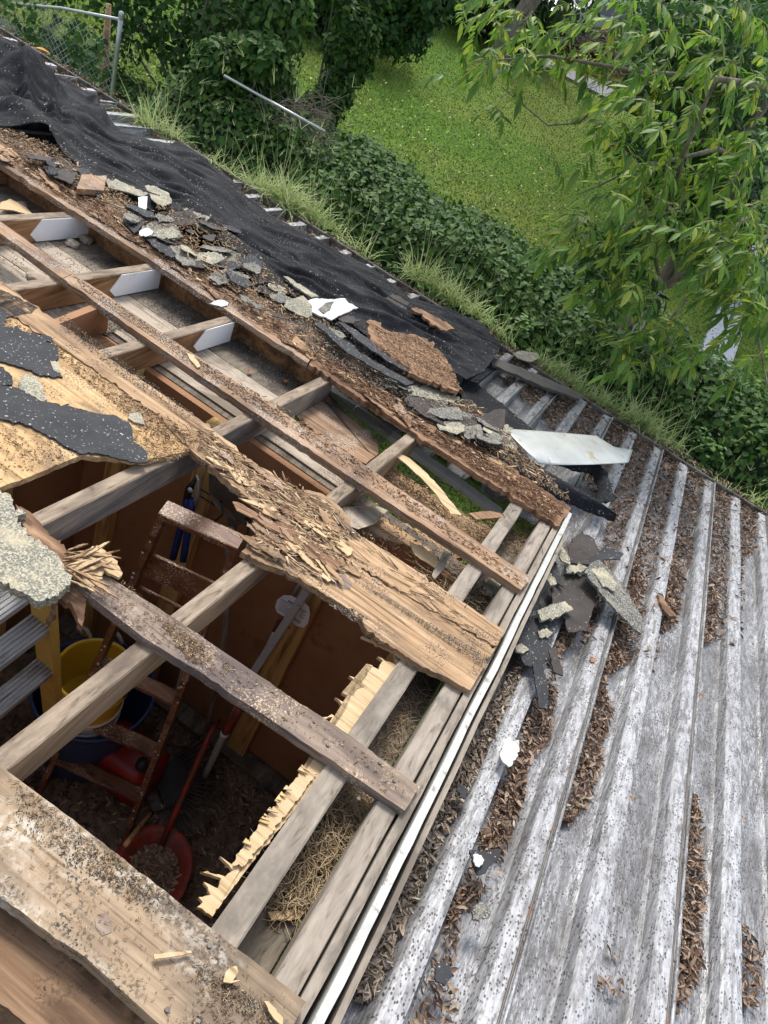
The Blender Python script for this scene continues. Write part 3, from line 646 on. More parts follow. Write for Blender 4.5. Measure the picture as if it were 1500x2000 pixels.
# dark dust pan leaning next to the rake
c=PZ(265,1555,FZ+.02); V=[];F=[]
dp=empty('coal_shovel',PZ(320,1515,FZ),'dark grey scoop half hidden behind the ladder foot','scoop')
pts=[PZ(*p,FZ+.03) for p in ((305,1500),(345,1505),(380,1545),(360,1570),(300,1585),(288,1560),(292,1520))]; V=[p for p in pts]+[p-np.array((0,0,.012)) for p in pts]; k=len(pts)
mesh('scoop_blade',V,[tuple(range(k)),tuple(range(2*k-1,k-1,-1))]+[(i,(i+1)%k,(i+1)%k+k,i+k) for i in range(k)],M['steel'],dp)
rod('scoop_handle',PZ(292,1590,FZ+.04),PZ(245,1650,FZ+.30),.009,M['pine'],dp)
# red shovel: wide red blade on the floor with a long red handle
sc_=[(222,1672),(240,1640),(268,1618),(300,1610),(335,1614),(362,1634),(376,1665),(376,1700),(364,1738),(345,1775),(310,1780),(250,1740),(220,1705)]
rs=empty('red_scoop_shovel',PZ(315,1680,FZ),'scratched red scoop shovel with red handle lying blade down on the floor','shovel')
cen=PZ(312,1690,FZ+.03); V=[];F=[]; k=len(sc_)
rings=[(1,.075),(.82,.060),(.62,.045),(.5,.02),(.05,.015)]
for s,z in rings:
    for p in sc_:
        w_=PZ(*p,FZ+.07); q=cen+(w_-cen)*s; q[2]=FZ+z; V.append(q)
for i in range(len(rings)-1):
    for j in range(k): l=(j+1)%k; F.append((i*k+j,i*k+l,(i+1)*k+l,(i+1)*k+j))
F.append(tuple((len(rings)-1)*k+j for j in range(k)))
o=mesh('shovel_blade',V,F,M['red'],rs,True); o.modifiers.new('thickness','SOLIDIFY').thickness=.004
hb=PZ(315,1650,FZ+.05); ht=PY(413,1427,1.50)
V,F=tubev([hb,hb+(ht-hb)*.3,hb+(ht-hb)*.9,ht,PY(428,1408,1.56)],[.011,.0135,.0135,.011,.008],10); mesh('handle',V,F,M['red'],rs,True)
V=[];
for i in range(260):
    p=sample(sc_,1,-1.8)
pp=[]
def pile(name,center,rx,ry,hz_,n,m,lab,cat,L=(.01,.04),seed=1):
    V=[];F=[]
    for i in range(n):
        a=rng.uniform(0,6.28); r=math.sqrt(rng.uniform()); p=np.array(center)+np.array((rx*r*math.cos(a),ry*r*math.sin(a),hz_*(1-r*r)*rng.uniform(.5,1)))
        l=rng.uniform(*L); w_=l*rng.uniform(.15,.4); t=rng.uniform(0,6.28); u=np.array((math.cos(t),math.sin(t),rng.uniform(-.3,.3)))*l/2; v=np.cross(u,(0,0,1)); v*=w_/l; v[2]+=rng.uniform(-.3,.3)*w_
        k=len(V); V+=[p-u-v,p+u-v*.6,p+u+v*.6,p-u+v]; F.append((k,k+1,k+2,k+3))
    o=mesh(name,V,np.array(F),m); return tag(o,lab,cat,kind='stuff')
pile('debris_heap',PZ(300,1706,FZ+.03),.115,.10,.06,1500,M['litter'],'heap of dry leaves and crumbs lying in the red shovel','debris',(.008,.04))
pile('floor_debris',(-.45,1.25,FZ+.005),.75,.5,.03,5200,M['ilit'],'dark leaf crumbs and wood scraps over the shed floor','debris',(.006,.035))
pile('fallen_chips',(-.45,1.15,FZ+.02),.6,.5,.02,420,M['chips'],'pale wood chips fallen on the shed floor','debris',(.006,.03))
# grey pusher tool with tag
g0=PY(600,1152,1.60); g1=PY(492,1318,1.52); g2=PY(455,1405,1.49); g3=PY(425,1465,1.47)
pt=empty('grey_pole_tool',g3+(g3-g2)*1.2,'grey square shaft tool with a red crossbar and white tag hanging by the stud','garden tool')
sx=np.array((1,0,0)); gd=(g1-g0)/np.linalg.norm(g1-g0)
finebox('shaft',g0,g1+(g1-g0)*.15,sx*.0135,np.array((0,.008,0)),M['greyp'],pt,16,.0003,2)
rod('grip',PY(468,1385,1.5),PY(439,1432,1.48),.016,M['red'],pt,14); rod('lower_shaft',PY(439,1432,1.48),g3+(g3-g2)*.9,.0135,M['greyp'],pt,12)
V,F=tubev([PY(440,1431,1.478),PY(437,1436,1.477)],.0175,14); mesh('grip_collar',V,F,M['whiteb'],pt,True)
rod('crossbar',PY(621,1150,1.58),PY(676,1190,1.58),.0115,M['red'],pt,14); rod('crossbar',PY(580,1128,1.58),PY(592,1136,1.58),.0115,M['red'],pt,14)
rod('crossbar_hub',PY(590,1138,1.59),PY(618,1148,1.58),.013,M['greyp'],pt,12)
for px,py in ((579,1178),(559,1215)): 
    a,b=PY(px-12,py-9,1.60-.012*0-.03*(py-1150)/150),PY(px+12,py+8,1.60-.03*(py-1150)/150); rod('strap',a-np.array((0,.012,0)),b-np.array((0,.012,0)),.0022,M['black'],pt,6)
yl=1.60+.012
lab_o=[(537,1186),(541,1172),(553,1163),(568,1164),(590,1174),(603,1186),(605,1200),(601,1218),(593,1226),(580,1223),(560,1208),(541,1196)]
tg=[PY(*p,yl) for p in lab_o]; k=len(tg); tv=[p for p in tg]+[p+np.array((0,.002,0)) for p in tg]
tagp=mesh('tag',tv,[tuple(range(k)),tuple(range(2*k-1,k-1,-1))]+[(i,(i+1)%k,(i+1)%k+k,i+k) for i in range(k)],M['label'],pt)
mb=MB()
def line(a,b,wd):
    A,B=PY(*a,yl-.0012),PY(*b,yl-.0012); d=(B-A)/np.linalg.norm(B-A); n_=np.cross(d,(0,1,0)); mb.add(boxv((A+B)/2,(B-A)/2,n_*wd/2,np.array((0,.0004,0))),BF)
for i in range(7):
    x,y=549-i*.9,1170+i*3.4; L=26-(i%3)*5
    line((x,y),(x+L*.9,y+L*.5),.0016 if i==0 else .0006)
for i in range(9):
    x,y=588-i*.6,1190+i*2.0; L=14-(i%3)*3
    line((x,y),(x+L*.85,y+L*.45),.0014 if i==0 else .0005)
for i in range(9):
    x=576+i*1.4; y=1206+i*.9; line((x,y),(x-2.2,y+5.5),(.0009,.0016,.0006)[i%3])
mb.build('printed_text',M['ink'],tagp)
# second, thin red rod behind
rr=empty('red_handled_tool',PY(530,1245,1.655),'thin tool with a red sleeve behind the grey shaft','garden tool')
rod('sleeve',PY(549,1206,1.635),PY(536,1232,1.63),.008,M['red'],rr); rod('shaft',PY(590,1130,1.65),PY(549,1206,1.64),.006,M['galv'],rr)
rod('shaft',PY(536,1232,1.63),PY(440,1420,1.55),.006,M['galv'],rr)
# hung spade, handle down
sp=empty('hanging_spade',PY(450,1045,1.60),'dark steel spade hanging blade up on the wall rack','spade')
bl=[(408,925),(440,905),(495,950),(496,1020),(488,1038),(472,1022),(462,1030),(455,1055),(443,1045),(446,1010),(425,985),(410,960)]
q=[PY(*p,1.615) for p in bl]; k=len(q); V=[p-np.array((0,.012*math.sin((p[0]-q[0][0])*25),0)) for p in q]+[p+np.array((0,.003,0)) for p in q]
mesh('blade',V,[tuple(range(k)),tuple(range(2*k-1,k-1,-1))]+[(i,(i+1)%k,(i+1)%k+k,i+k) for i in range(k)],M['steel'],sp)
a,b,c=PY(450,1030,1.61),PY(440,1240,1.58),PY(405,1428,1.58); V,F=tubev([a,(a+b)/2,b,(b+c)/2,c],[.014,.013,.0125,.0125,.0125],10); mesh('handle',V,F,M['oldgrey'],sp,True)
# loppers
lp=empty('loppers',PY(365,1000,1.6),'bolt cutter shaped loppers with dark blue handles hung beside the stud','loppers')
rod('handle',PY(368,972,1.60),PY(338,1090,1.58),.0125,M['bluegrip'],lp,12); rod('handle',PY(376,975,1.59),PY(358,1095,1.57),.0125,M['bluegrip'],lp,12)
V,F=tubev([PY(362,985,1.60),PY(370,955,1.60),PY(383,932,1.60)],[.010,.014,.004],8); mesh('jaw',V,F,M['black'],lp,True)
V,F=tubev([PY(378,992,1.595),PY(386,965,1.595),PY(388,938,1.595),PY(384,928,1.595)],[.009,.010,.006,.003],8); mesh('jaw',V,F,M['galv'],lp,True)
V,F=lathe([(0,.008),(.009,.006),(.010,0)],PY(372,957,1.585),12,(0,-1,0)); mesh('pivot_bolt',V,F,M['galv'],lp,True)
# wire rack
wr=empty('wire_tool_rack',PY(440,985,1.64),'thin black wire tool rack fixed across the studs','rack')
for o_ in (0,14): V,F=tubev([PY(383,950+o_,1.62),PY(495,1020+o_,1.62)],.0022,6); mesh('rack_wire',V,F,M['wire'],wr)
for x,y in ((434,975),(484,1010)):
    V,F=tubev([PY(x-6,y,1.625),PY(x,y+8,1.60),PY(x+1,y+30,1.58),PY(x-14,y+44,1.58),PY(x-16,y+36,1.57)],.003,6); mesh('hook',V,F,M['wire'],wr)
# garage-like dark mat and boards at the floor edge
tag(mesh('floor_mat',zbox(*sorted((PZ(545,1640,FZ)[0],PZ(450,1640,FZ)[0]+.05)),*sorted((PZ(480,1700,FZ)[1],PZ(530,1610,FZ)[1])),FZ+.01,FZ+.05),BF,M['black']),'black folded mat on the shed floor below the splintered plywood','mat')
# ============================================================ TARP
def curve(pts,t):                          # polyline by normalised arc
    L=[0]
    for a,b in zip(pts,pts[1:]): L.append(L[-1]+math.hypot(b[0]-a[0],b[1]-a[1]))
    s=t*L[-1]
    for i in range(len(pts)-1):
        if s<=L[i+1] or i==len(pts)-2:
            k=(s-L[i])/(L[i+1]-L[i]); return tuple(pts[i][j]+(pts[i+1][j]-pts[i][j])*k for j in range(len(pts[0])))
def cloth(name,up,lo,hu,hl,nu,nv,amp,lab,folds=(),seed=0,mt='tarp',edge=.004,scale=1.):
    V=[];F=[]
    for i in range(nu+1):
        t=i/nu; a=np.array(curve(up,t)); b=np.array(curve(lo,t))
        for j in range(nv+1):
            s=j/nv; px=a+(b-a)*s
            h=hu+(hl-hu)*s**1.0; p=P(px[0],px[1],h)
            q=Vector((p[0]*1.0+p[1]*.5,p[1]*2.0-p[0]*.55,seed))*scale
            n1=abs(noise.noise(q*3.2)); n2=abs(noise.noise(q*7.5+Vector((3,1,4)))); n3=noise.fractal(q*16,1,2,3)
            n4=abs(noise.noise(Vector((q.x*5+q.y*9,q.y*4-q.x*7,seed+4))*1.6)); wv=noise.noise_vector(q*1.7)*.35; vq=Vector((p[0]*3.2+p[1]*3.0,p[1]*7.5-p[0]*3.2,seed))+wv*1.2; v1=noise.voronoi(vq*.8)[0]; v2=noise.voronoi(vq*2.1+Vector((5,1,2)))[0]; qa=Vector((p[0]*.9+wv.x,p[1]*2.6+wv.y,seed)); qb=Vector((p[0]*2.2+p[1]*2.5+wv.y,p[1]*3.4-p[0]*1.5,seed+3)); qc=Vector((p[0]*1.1+p[1]*.8,p[1]*6.5-p[0]*2.2,seed+9))+wv*2.5; z=amp*((1-2.0*abs(noise.noise(qa*1.6)))*.7+(1-2.2*abs(noise.noise(qc*1.15)))*.62+(1-2.2*abs(noise.noise(qc*2.7)))*.20+min(.9,(v1[1]-v1[0])*1.3)*.35+n3*.05); z=z*(.35+.65*math.sin(math.pi*min(1,max(0,s))) ) if edge else z
            for (fx,fy,gx,gy,wd,ht) in folds:    # ridge along a traced segment
                d=np.array((gx-fx,gy-fy)); L=np.hypot(*d); r=np.array((px[0]-fx,px[1]-fy)); al=np.clip(r.dot(d)/L/L,0,1); ds=np.hypot(*(r-al*d)); z+=ht*math.exp(-(ds/wd)**2)*(math.sin(math.pi*(.1+.8*al)))
            e=math.exp(-min(s,1-s)*22); p=p+np.array((0,0,z-.0*e)); jit=.010*noise.noise(Vector((t*nu*.35,seed,j if j in(0,nv) else 7)))*e
            V.append(p+np.array((jit*.3,jit,0)))
    m=nv+1
    for i in range(nu):
        for j in range(nv): a=i*m+j; F.append((a,a+1,a+m+1,a+m))
    o=mesh(name,V,F,M[mt],smooth=True); o.modifiers.new('thickness','SOLIDIFY').thickness=.0015
    o.data.polygons.foreach_set('use_smooth',[True]*len(o.data.polygons)); return tag(o,lab,'tarp')
up=[(-60,60),(0,92),(45,105),(95,150),(150,172),(185,200),(205,240),(232,262),(300,283),(352,287),(420,335),(455,360),(480,395),(520,425),(600,462),(660,495),(715,525),(765,560),(800,590),(870,605),(940,640),(980,685)]
lo=[(-60,235),(0,262),(90,285),(160,345),(240,378),(300,415),(380,440),(450,500),(520,560),(600,600),(690,640),(740,680),(800,700),(870,735),(905,745),(940,735)]
cloth('black_tarp',up,lo,-.092,.016,480,130,.054,'long crumpled black tarp draped over the eave and the metal roof',
 folds=[(-30,130,50,150,22,.10),(0,165,115,190,13,.13),(-20,192,55,205,9,-.06),(60,208,130,222,8,-.07),(45,185,60,250,10,.07),(20,235,130,300,14,.06),(90,195,110,260,9,.05),(-10,225,60,262,9,.05),(180,190,200,260,10,.05),(130,225,150,330,14,.02),(150,240,215,265,14,.06),(0,245,110,300,12,.045),(225,290,330,360,30,.035),(350,300,450,420,18,.035),(440,380,620,520,14,.022),(560,480,760,620,12,.02),(300,340,420,470,16,.03)],seed=2)
cloth('torn_tarp_strip',[(905,742),(930,750),(960,775),(990,800),(1035,835),(1045,850)],[(898,760),(905,790),(925,830),(950,850),(985,870),(1030,872)],-.07,-.02,60,24,.016,'short torn black tarp flap draped over the white ribs',seed=9)
cloth('torn_tarp_strip',[(880,845),(960,868),(1040,905),(1110,950),(1165,985),(1200,1005)],[(850,862),(930,905),(1010,950),(1080,975),(1150,1005),(1198,1022)],.01,-.03,90,22,.016,'narrow torn black tarp strip running along the rotten eave board',folds=[(900,870,1180,1000,14,.02)],seed=11)
cloth('tarp_scrap',[(1085,893),(1130,905),(1160,905),(1185,930),(1198,985)],[(1078,912),(1115,925),(1150,930),(1165,960),(1150,1000)],-.05,-.06,50,20,.035,'bunched black fabric scrap poking from under the metal sheet',seed=14,scale=2.5)
# ============================================================ METAL SHEET
def sheet():
    c=[(985,837),(1165,851),(1236,884),(1228,902),(1055,906),(1030,878)]
    V=[];F=[];nu,nv=40,14; top=[(985,837),(1060,842),(1165,851),(1200,873),(1236,878)]; bot=[(1054,907),(1110,908),(1160,907),(1200,905),(1228,903)]
    for i in range(nu+1):
        t=i/nu; a=np.array(curve(top,t)); b=np.array(curve(bot,t))
        for j in range(nv+1):
            s=j/nv; px=a+(b-a)*s; h=.03+.035*math.sin(t*3.0)-.03*t+.02*math.sin(s*3.1)*(1-t)+.004*noise.noise(Vector((t*4,s*3,1))); V.append(P(px[0],px[1],h))
    m=nv+1
    for i in range(nu):
        for j in range(nv): a=i*m+j; F.append((a,a+1,a+m+1,a+m))
    o=mesh('metal_sheet',V,F,M['sheet'],smooth=True); o.modifiers.new('t','SOLIDIFY').thickness=.0015
    tag(o,'bent grey metal flashing sheet resting on the white ribs','metal sheet')
sheet()
# ============================================================ SHINGLES AND BIG DEBRIS
def thing(name,poly,h,th,m,lab,cat,jag=1.6,step=6,seed=0,bend=0,tilt=(0,0),group=None):
    return tag(slab(name,poly,h,th,M[m],None,jag,step,seed,bend,tilt,sub=1),lab,cat,group)
SH='shingle piece'
thing('shingle',[(-25,560),(0,565),(30,578),(55,590),(75,601),(62,612),(13,619),(8,640),(-25,650)],.024,.004,'felt','black shingle with a pointed tip at the far corner of the plywood',SH,1.5,6,1,.0)
thing('shingle',[(-25,628),(0,633),(27,641),(60,650),(107,659),(88,667),(112,676),(115,699),(101,710),(123,737),(80,734),(55,722),(35,715),(0,705),(-25,700)],.025,.004,'felt','black ragged shingle with three torn points on the plywood',SH,2,5,2)
thing('shingle',[(-25,750),(0,753),(35,757),(80,783),(115,788),(187,807),(227,812),(256,831),(261,863),(288,881),(290,903),(267,904),(229,895),(187,884),(160,887),(109,860),(56,831),(0,817),(-25,812)],.026,.004,'felt','largest black shingle strip hanging past the plywood edge',SH,2,6,3,.0006)
thing('shingle',[(-15,712),(8,718),(24,735),(24,752),(0,752),(-15,748)],.027,.004,'felt','small black shingle at the left frame edge',SH,1.5,5,4)
thing('shingle',[(42,732),(72,735),(82,752),(92,780),(78,784),(55,770),(36,757)],.026,.005,'lichen','grey granule shingle between two black ones on the plywood',SH,1.3,5,5)
thing('shingle',[(252,806),(274,805),(283,829),(262,824),(250,816)],.026,.005,'lichen','lone diamond of pale granule shingle on the plywood',SH,1,5,6)
thing('shingle',[(98,704),(116,707),(118,728),(104,722)],.026,.004,'lichen','tiny pale shingle flake beside the black torn point',SH,1,4,7)
thing('shingle',[(-30,945),(0,958),(21,967),(27,988),(51,1001),(29,1009),(53,1044),(80,1060),(107,1079),(123,1100),(141,1124),(137,1142),(107,1164),(72,1175),(53,1161),(0,1135),(-30,1125)],.055,.022,'lichen','thick lichen covered shingle slab at the left edge over the hole',SH,3,5,8,.0008)
thing('bark_strip',[(30,985),(60,1000),(95,1040),(130,1075),(165,1085),(150,1110),(170,1120),(140,1135),(120,1100),(85,1068),(50,1040)],.036,.016,'rot','dark rotten wood lump along the lichen covered slab','wood piece',3,5,9)
thing('bark_strip',[(125,1135),(150,1145),(165,1165),(167,1190),(160,1225),(152,1205),(140,1180),(115,1165),(98,1210),(100,1180),(115,1150)],.0,.02,'rot','rotten splinter dangling into the hole from the grey board','wood piece',3,5,10,0,(.0,.3))
for i in range(26):                        # splintered fan
    a=rng.uniform(-.75,.30); L=rng.uniform(45,105); x,y=120+rng.uniform(-5,45),1085+rng.uniform(-10,45); w_=rng.uniform(2,6)
    d=np.array((math.cos(a+.25),math.sin(a+.25))); n_=np.array((-d[1],d[0])); 
    if x+d[0]*L>242: L=max(20,(240-x)/d[0])
    thing('wood_splinter',[(x,y),tuple(np.array((x,y))+d*L*.6-n_*w_),tuple(np.array((x,y))+d*L),tuple(np.array((x,y))+d*L*.5+n_*w_*.7)],.04+.002*(i%8),.004,'tan' if i%3 else 'fresh',('long' if L>75 else 'short')+(' pale' if i%3==0 else ' brown')+' splinter '+('pointing up' if a<-.4 else 'pointing right' if a<0 else 'pointing down')+' in the fan at the grey board end','splinter',.8,9,100+i,0,(rng.uniform(-.15,.15),rng.uniform(-.15,.15)),'splinters fanned over the grey board end')
thing('wood_plate',[(150,1085),(190,1065),(215,1080),(240,1118),(232,1128),(205,1115),(180,1150),(160,1140)],.034,.008,'fresh','torn tan plywood shred below the splinter fan','wood piece',3,5,140)
thing('shingle',[(82,318),(115,299),(155,318),(148,345),(140,365),(95,345)],.045,.004,'brownfelt','grey-black square shingle left of the wood block',SH,1.5,6,11,.0,(.1,0))
thing('wood_block',[(150,368),(160,340),(209,343),(203,372)],.062,.022,'board','sawn block of worn wood among the far shingles','wood block',.6,6,12)
thing('shingle',[(205,350),(232,352),(262,365),(290,378),(280,385),(245,374),(212,366)],.05,.005,'lichen','narrow pale shingle right of the wood block',SH,1.5,5,13)
thing('shingle',[(283,360),(300,362),(330,380),(334,400),(318,402),(300,390)],.052,.005,'lichen','pale shingle lying alone on the tarp fold',SH,1.5,5,14,0,(.1,.1))
thing('shingle',[(270,385),(288,383),(286,410),(270,405)],.055,.003,'sheet','bluish white scrap standing beside the wood block pile','scrap',.8,6,15)
thing('shingle',[(245,402),(255,398),(300,415),(302,425),(285,424)],.06,.012,'felt','rolled black shingle strip near the white flake',SH,1,6,16)
thing('shingle',[(272,450),(295,432),(318,424),(345,438),(353,465),(340,472),(318,462),(300,455),(290,462)],.05,.006,'gran','speckled grey shingle with the white flake on its corner',SH,2,5,17,.0,(.08,0))
thing('paint_flake',[(272,452),(288,444),(300,452),(296,458),(284,462),(272,458)],.056,.003,'whiteb','white paint flake on the corner of a speckled shingle','paint flake',1.3,4,18)
thing('shingle',[(240,425),(262,412),(275,420),(270,440),(248,440)],.045,.005,'gran','small speckled shingle left of the white flake',SH,1.5,5,19)
thing('shingle',[(248,440),(292,425),(270,450),(262,455)],.046,.005,'felt','black wedge shingle under the speckled one',SH,1.5,5,20)
thing('shingle',[(332,480),(362,478),(392,500),(388,520),(362,518),(345,505)],.045,.005,'gran','grey split shingle at the lower end of the far pile',SH,1.5,5,21)
thing('shingle',[(283,462),(330,470),(345,500),(330,500),(300,482)],.043,.005,'felt','thin black shingle lapping the board below the white flake',SH,1.5,5,22)
thing('shingle',[(375,425),(392,432),(415,452),(408,456),(385,442)],.05,.004,'lichen','slim pale shingle at the upper edge of the crumb bank',SH,1,5,23)
thing('shingle',[(432,438),(450,440),(472,452),(470,456),(440,446)],.05,.004,'felt','slim black strip lying on the tarp',SH,.8,6,24)
thing('plaster_flake',[(590,592),(618,583),(652,585),(668,582),(700,601),(676,610),(648,624),(630,618),(612,610),(592,606)],.06,.006,'whiteb','big cream-white flake lying where tarp meets debris','paint flake',2,5,25,.0008)
thing('shingle',[(622,603),(640,590),(652,588),(645,604),(632,612)],.064,.004,'gran','grey granule patch on top of the big white flake',SH,1,5,26)
thing('shingle',[(555,535),(564,537),(585,553),(622,583),(608,584),(580,562)],.055,.004,'lichen','long pale sliver above the big white flake',SH,1,6,27,0,(.1,0))
thing('shingle',[(650,610),(672,612),(705,625),(690,632),(668,628)],.05,.004,'brownfelt','brown shingle tip under the big white flake',SH,1.4,5,28)
thing('paint_flake',[(408,592),(428,585),(450,588),(444,596),(430,598)],.026,.003,'whiteb','small white flake on the far board','paint flake',1,4,29)
thing('shingle_strip',[(615,633),(625,628),(690,680),(745,712),(808,748),(795,752),(735,722),(680,690)],.075,.006,'felt','upper of two long dark shingle strips beside the rotten slab',SH,1,9,30)
thing('shingle_strip',[(660,628),(672,630),(730,668),(790,712),(806,722),(796,726),(750,700),(700,665)],.085,.006,'felt','lower long dark shingle strip touching the rotten slab',SH,1,9,31)
thing('rotten_slab',[(718,640),(722,624),(745,630),(762,648),(790,650),(815,655),(835,662),(862,688),(880,712),(892,742),(905,766),(885,762),(850,748),(815,735),(785,715),(750,690),(725,668)],.085,.018,'rot','broad rotten orange-brown wood slab on the tarp edge','wood slab',3,5,32)
thing('wood_piece',[(802,603),(822,604),(850,618),(872,628),(888,642),(866,644),(846,636),(826,618)],.04,.012,'rot','loose orange wood piece lying on the tarp','wood piece',2,5,33)
thing('shingle',[(718,598),(740,592),(768,572),(800,592),(795,605),(765,598),(742,606)],.0,.004,'brownfelt','brown weathered shingle flat on the tarp near the far grass',SH,1.5,6,34)
thing('shingle',[(790,782),(796,773),(850,782),(905,808),(952,838),(980,845),(975,862),(925,852),(870,832),(820,806)],.05,.005,'brownfelt','long brown-black shingle near the metal sheet',SH,1.6,6,35)
thing('shingle',[(938,812),(968,806),(982,808),(984,835),(960,838),(942,834)],.058,.005,'brownfelt','folded brown shingle corner touching the metal sheet',SH,1.2,6,36,0,(0,.2))
thing('shingle',[(792,755),(830,752),(862,765),(905,780),(880,785),(830,776),(800,772)],.05,.005,'lichen','pale shingle between the rotten slab and the brown strip',SH,1.5,5,37)
thing('shingle',[(985,845),(1000,855),(1012,872),(1000,882),(975,865)],.04,.005,'lichen','pale shingle corner under the left tip of the metal sheet',SH,1.5,5,38)
thing('timber_strip',[(955,702),(972,700),(1060,735),(1140,772),(1132,780),(1050,750),(962,712)],-.08,.014,'steel','flat dark strip lying across the far rib ends','metal strip',.7,12,39)
thing('shingle',[(1002,690),(1020,685),(1050,690),(1055,700),(1035,706),(1012,700)],-.09,.006,'lichen','pale shingle at the gutter beyond the tarp end',SH,1.5,5,40)
thing('shingle',[(1085,1135),(1100,1122),(1120,1118),(1145,1128),(1168,1155),(1160,1185),(1145,1232),(1110,1235),(1100,1205),(1080,1190),(1078,1150)],-.085,.005,'brownfelt','large brown-black shingle on the rib beside the gable trim',SH,2,6,41,.0006)
thing('shingle',[(1112,1078),(1120,1048),(1140,1035),(1160,1055),(1165,1085),(1150,1105),(1122,1100),(1108,1096)],-.08,.005,'brownfelt','upright brown shingle at the gable corner',SH,2,6,42,0,(.2,0))
thing('shingle',[(1020,1215),(1055,1195),(1090,1220),(1075,1260),(1070,1290),(1050,1305),(1025,1300),(1008,1265)],-.088,.005,'felt','black shingle sheet hugging the gable trim',SH,2,6,43)
thing('shingle',[(1040,1298),(1058,1292),(1072,1340),(1070,1384),(1052,1382),(1048,1345)],-.075,.005,'felt','black tongue of shingle pointing down the leaf valley',SH,1.2,6,44,.0006)
thing('shingle',[(1072,1270),(1085,1262),(1100,1320),(1082,1312)],-.06,.005,'brownfelt','narrow shingle sliver beside the black tongue',SH,1,6,45)
thing('shingle',[(1138,1122),(1150,1104),(1166,1098),(1190,1118),(1215,1140),(1240,1178),(1262,1212),(1258,1234),(1232,1215),(1190,1175),(1155,1140)],-.045,.009,'gran','long speckled shingle plank crossing the first seam',SH,1.4,6,46,0,(-.08,.05))
thing('shingle',[(1155,1112),(1166,1100),(1190,1120),(1205,1140),(1200,1155),(1175,1140)],-.034,.005,'lichen','pale shingle stacked on the long speckled one',SH,1.2,5,47)
thing('shingle',[(1150,1085),(1180,1072),(1195,1078),(1210,1092),(1205,1098),(1180,1092),(1160,1100)],-.05,.005,'felt','curled black shingle shard above the long speckled one',SH,1.2,5,48,0,(.3,.2))
thing('shingle',[(1050,1192),(1080,1180),(1104,1174),(1110,1182),(1120,1190),(1095,1203),(1058,1212)],-.06,.010,'lichen','thick pale speckled shingle lying on the black sheet',SH,1.6,5,49)
thing('shingle',[(1050,1232),(1068,1226),(1080,1236),(1070,1246),(1054,1244)],-.08,.006,'lichen','round pale shingle crumb on the black sheet',SH,1.3,4,50)
thing('shingle',[(1005,1262),(1018,1256),(1034,1268),(1022,1276),(1008,1272)],-.08,.006,'lichen','pale crumb of shingle nearest the gable trim',SH,1.3,4,51)
thing('shingle',[(1086,1068),(1096,1062),(1112,1090),(1112,1105),(1098,1096)],-.05,.006,'lichen','slim pale shard standing on the gable corner',SH,1,5,52,0,(.2,0))
thing('shingle',[(1105,1105),(1130,1100),(1148,1108),(1135,1118),(1108,1118)],-.06,.007,'lichen','pale shard between the two brown shingles',SH,1.4,5,53)
thing('shingle',[(1068,1115),(1078,1120),(1088,1140),(1076,1144),(1066,1128)],-.06,.007,'lichen','small pale shard left of the large brown shingle',SH,1.2,4,54)
thing('shingle',[(1078,1080),(1088,1100),(1094,1140),(1098,1150),(1080,1135),(1074,1100)],-.075,.004,'felt','thin black shard beside the gable trim',SH,1.2,5,55,0,(.25,0))
thing('wood_piece',[(1285,1160),(1296,1166),(1308,1185),(1322,1204),(1308,1202),(1294,1188)],-.105,.014,'rot','rust-orange wood shard alone on the metal','wood piece',1.6,5,56)
thing('paint_flake',[(984,1450),(996,1438),(1004,1448),(1014,1445),(1012,1475),(1002,1492),(994,1498),(982,1488),(976,1476)],-.082,.004,'whiteb','white paint flake on the rib beside the leaf valley','paint flake',2.5,4,57)
thing('shingle',[(920,1658),(938,1662),(976,1660),(972,1678),(950,1704),(935,1708),(925,1685)],-.085,.005,'felt','black shingle with a white patch in the near leaf valley',SH,1.6,5,58,0,(.1,.1))
thing('paint_flake',[(924,1668),(940,1670),(946,1680),(936,1694),(928,1690)],-.078,.003,'whiteb','white flake stuck on the near black shingle','paint flake',1.6,4,59)
thing('shingle',[(925,1770),(940,1762),(958,1772),(958,1790),(935,1798),(924,1790)],-.09,.006,'gran','rounded speckled shingle in the near leaf valley',SH,1.8,4,60)
thing('shingle',[(850,1890),(862,1876),(878,1885),(884,1905),(870,1925),(852,1915)],-.09,.005,'felt','black shingle piece low in the near leaf valley',SH,1.8,4,61)
thing('shingle',[(893,1535),(905,1532),(914,1542),(908,1560),(896,1558)],-.09,.005,'felt','small black shingle against the leaf pile by the trim',SH,1.8,4,62)
thing('shingle',[(945,1135),(968,1128),(992,1150),(985,1165),(955,1158),(935,1140)],-.05,.015,'lichen','lichen crusted lump in the last bay before the gable',SH,2,4,63)
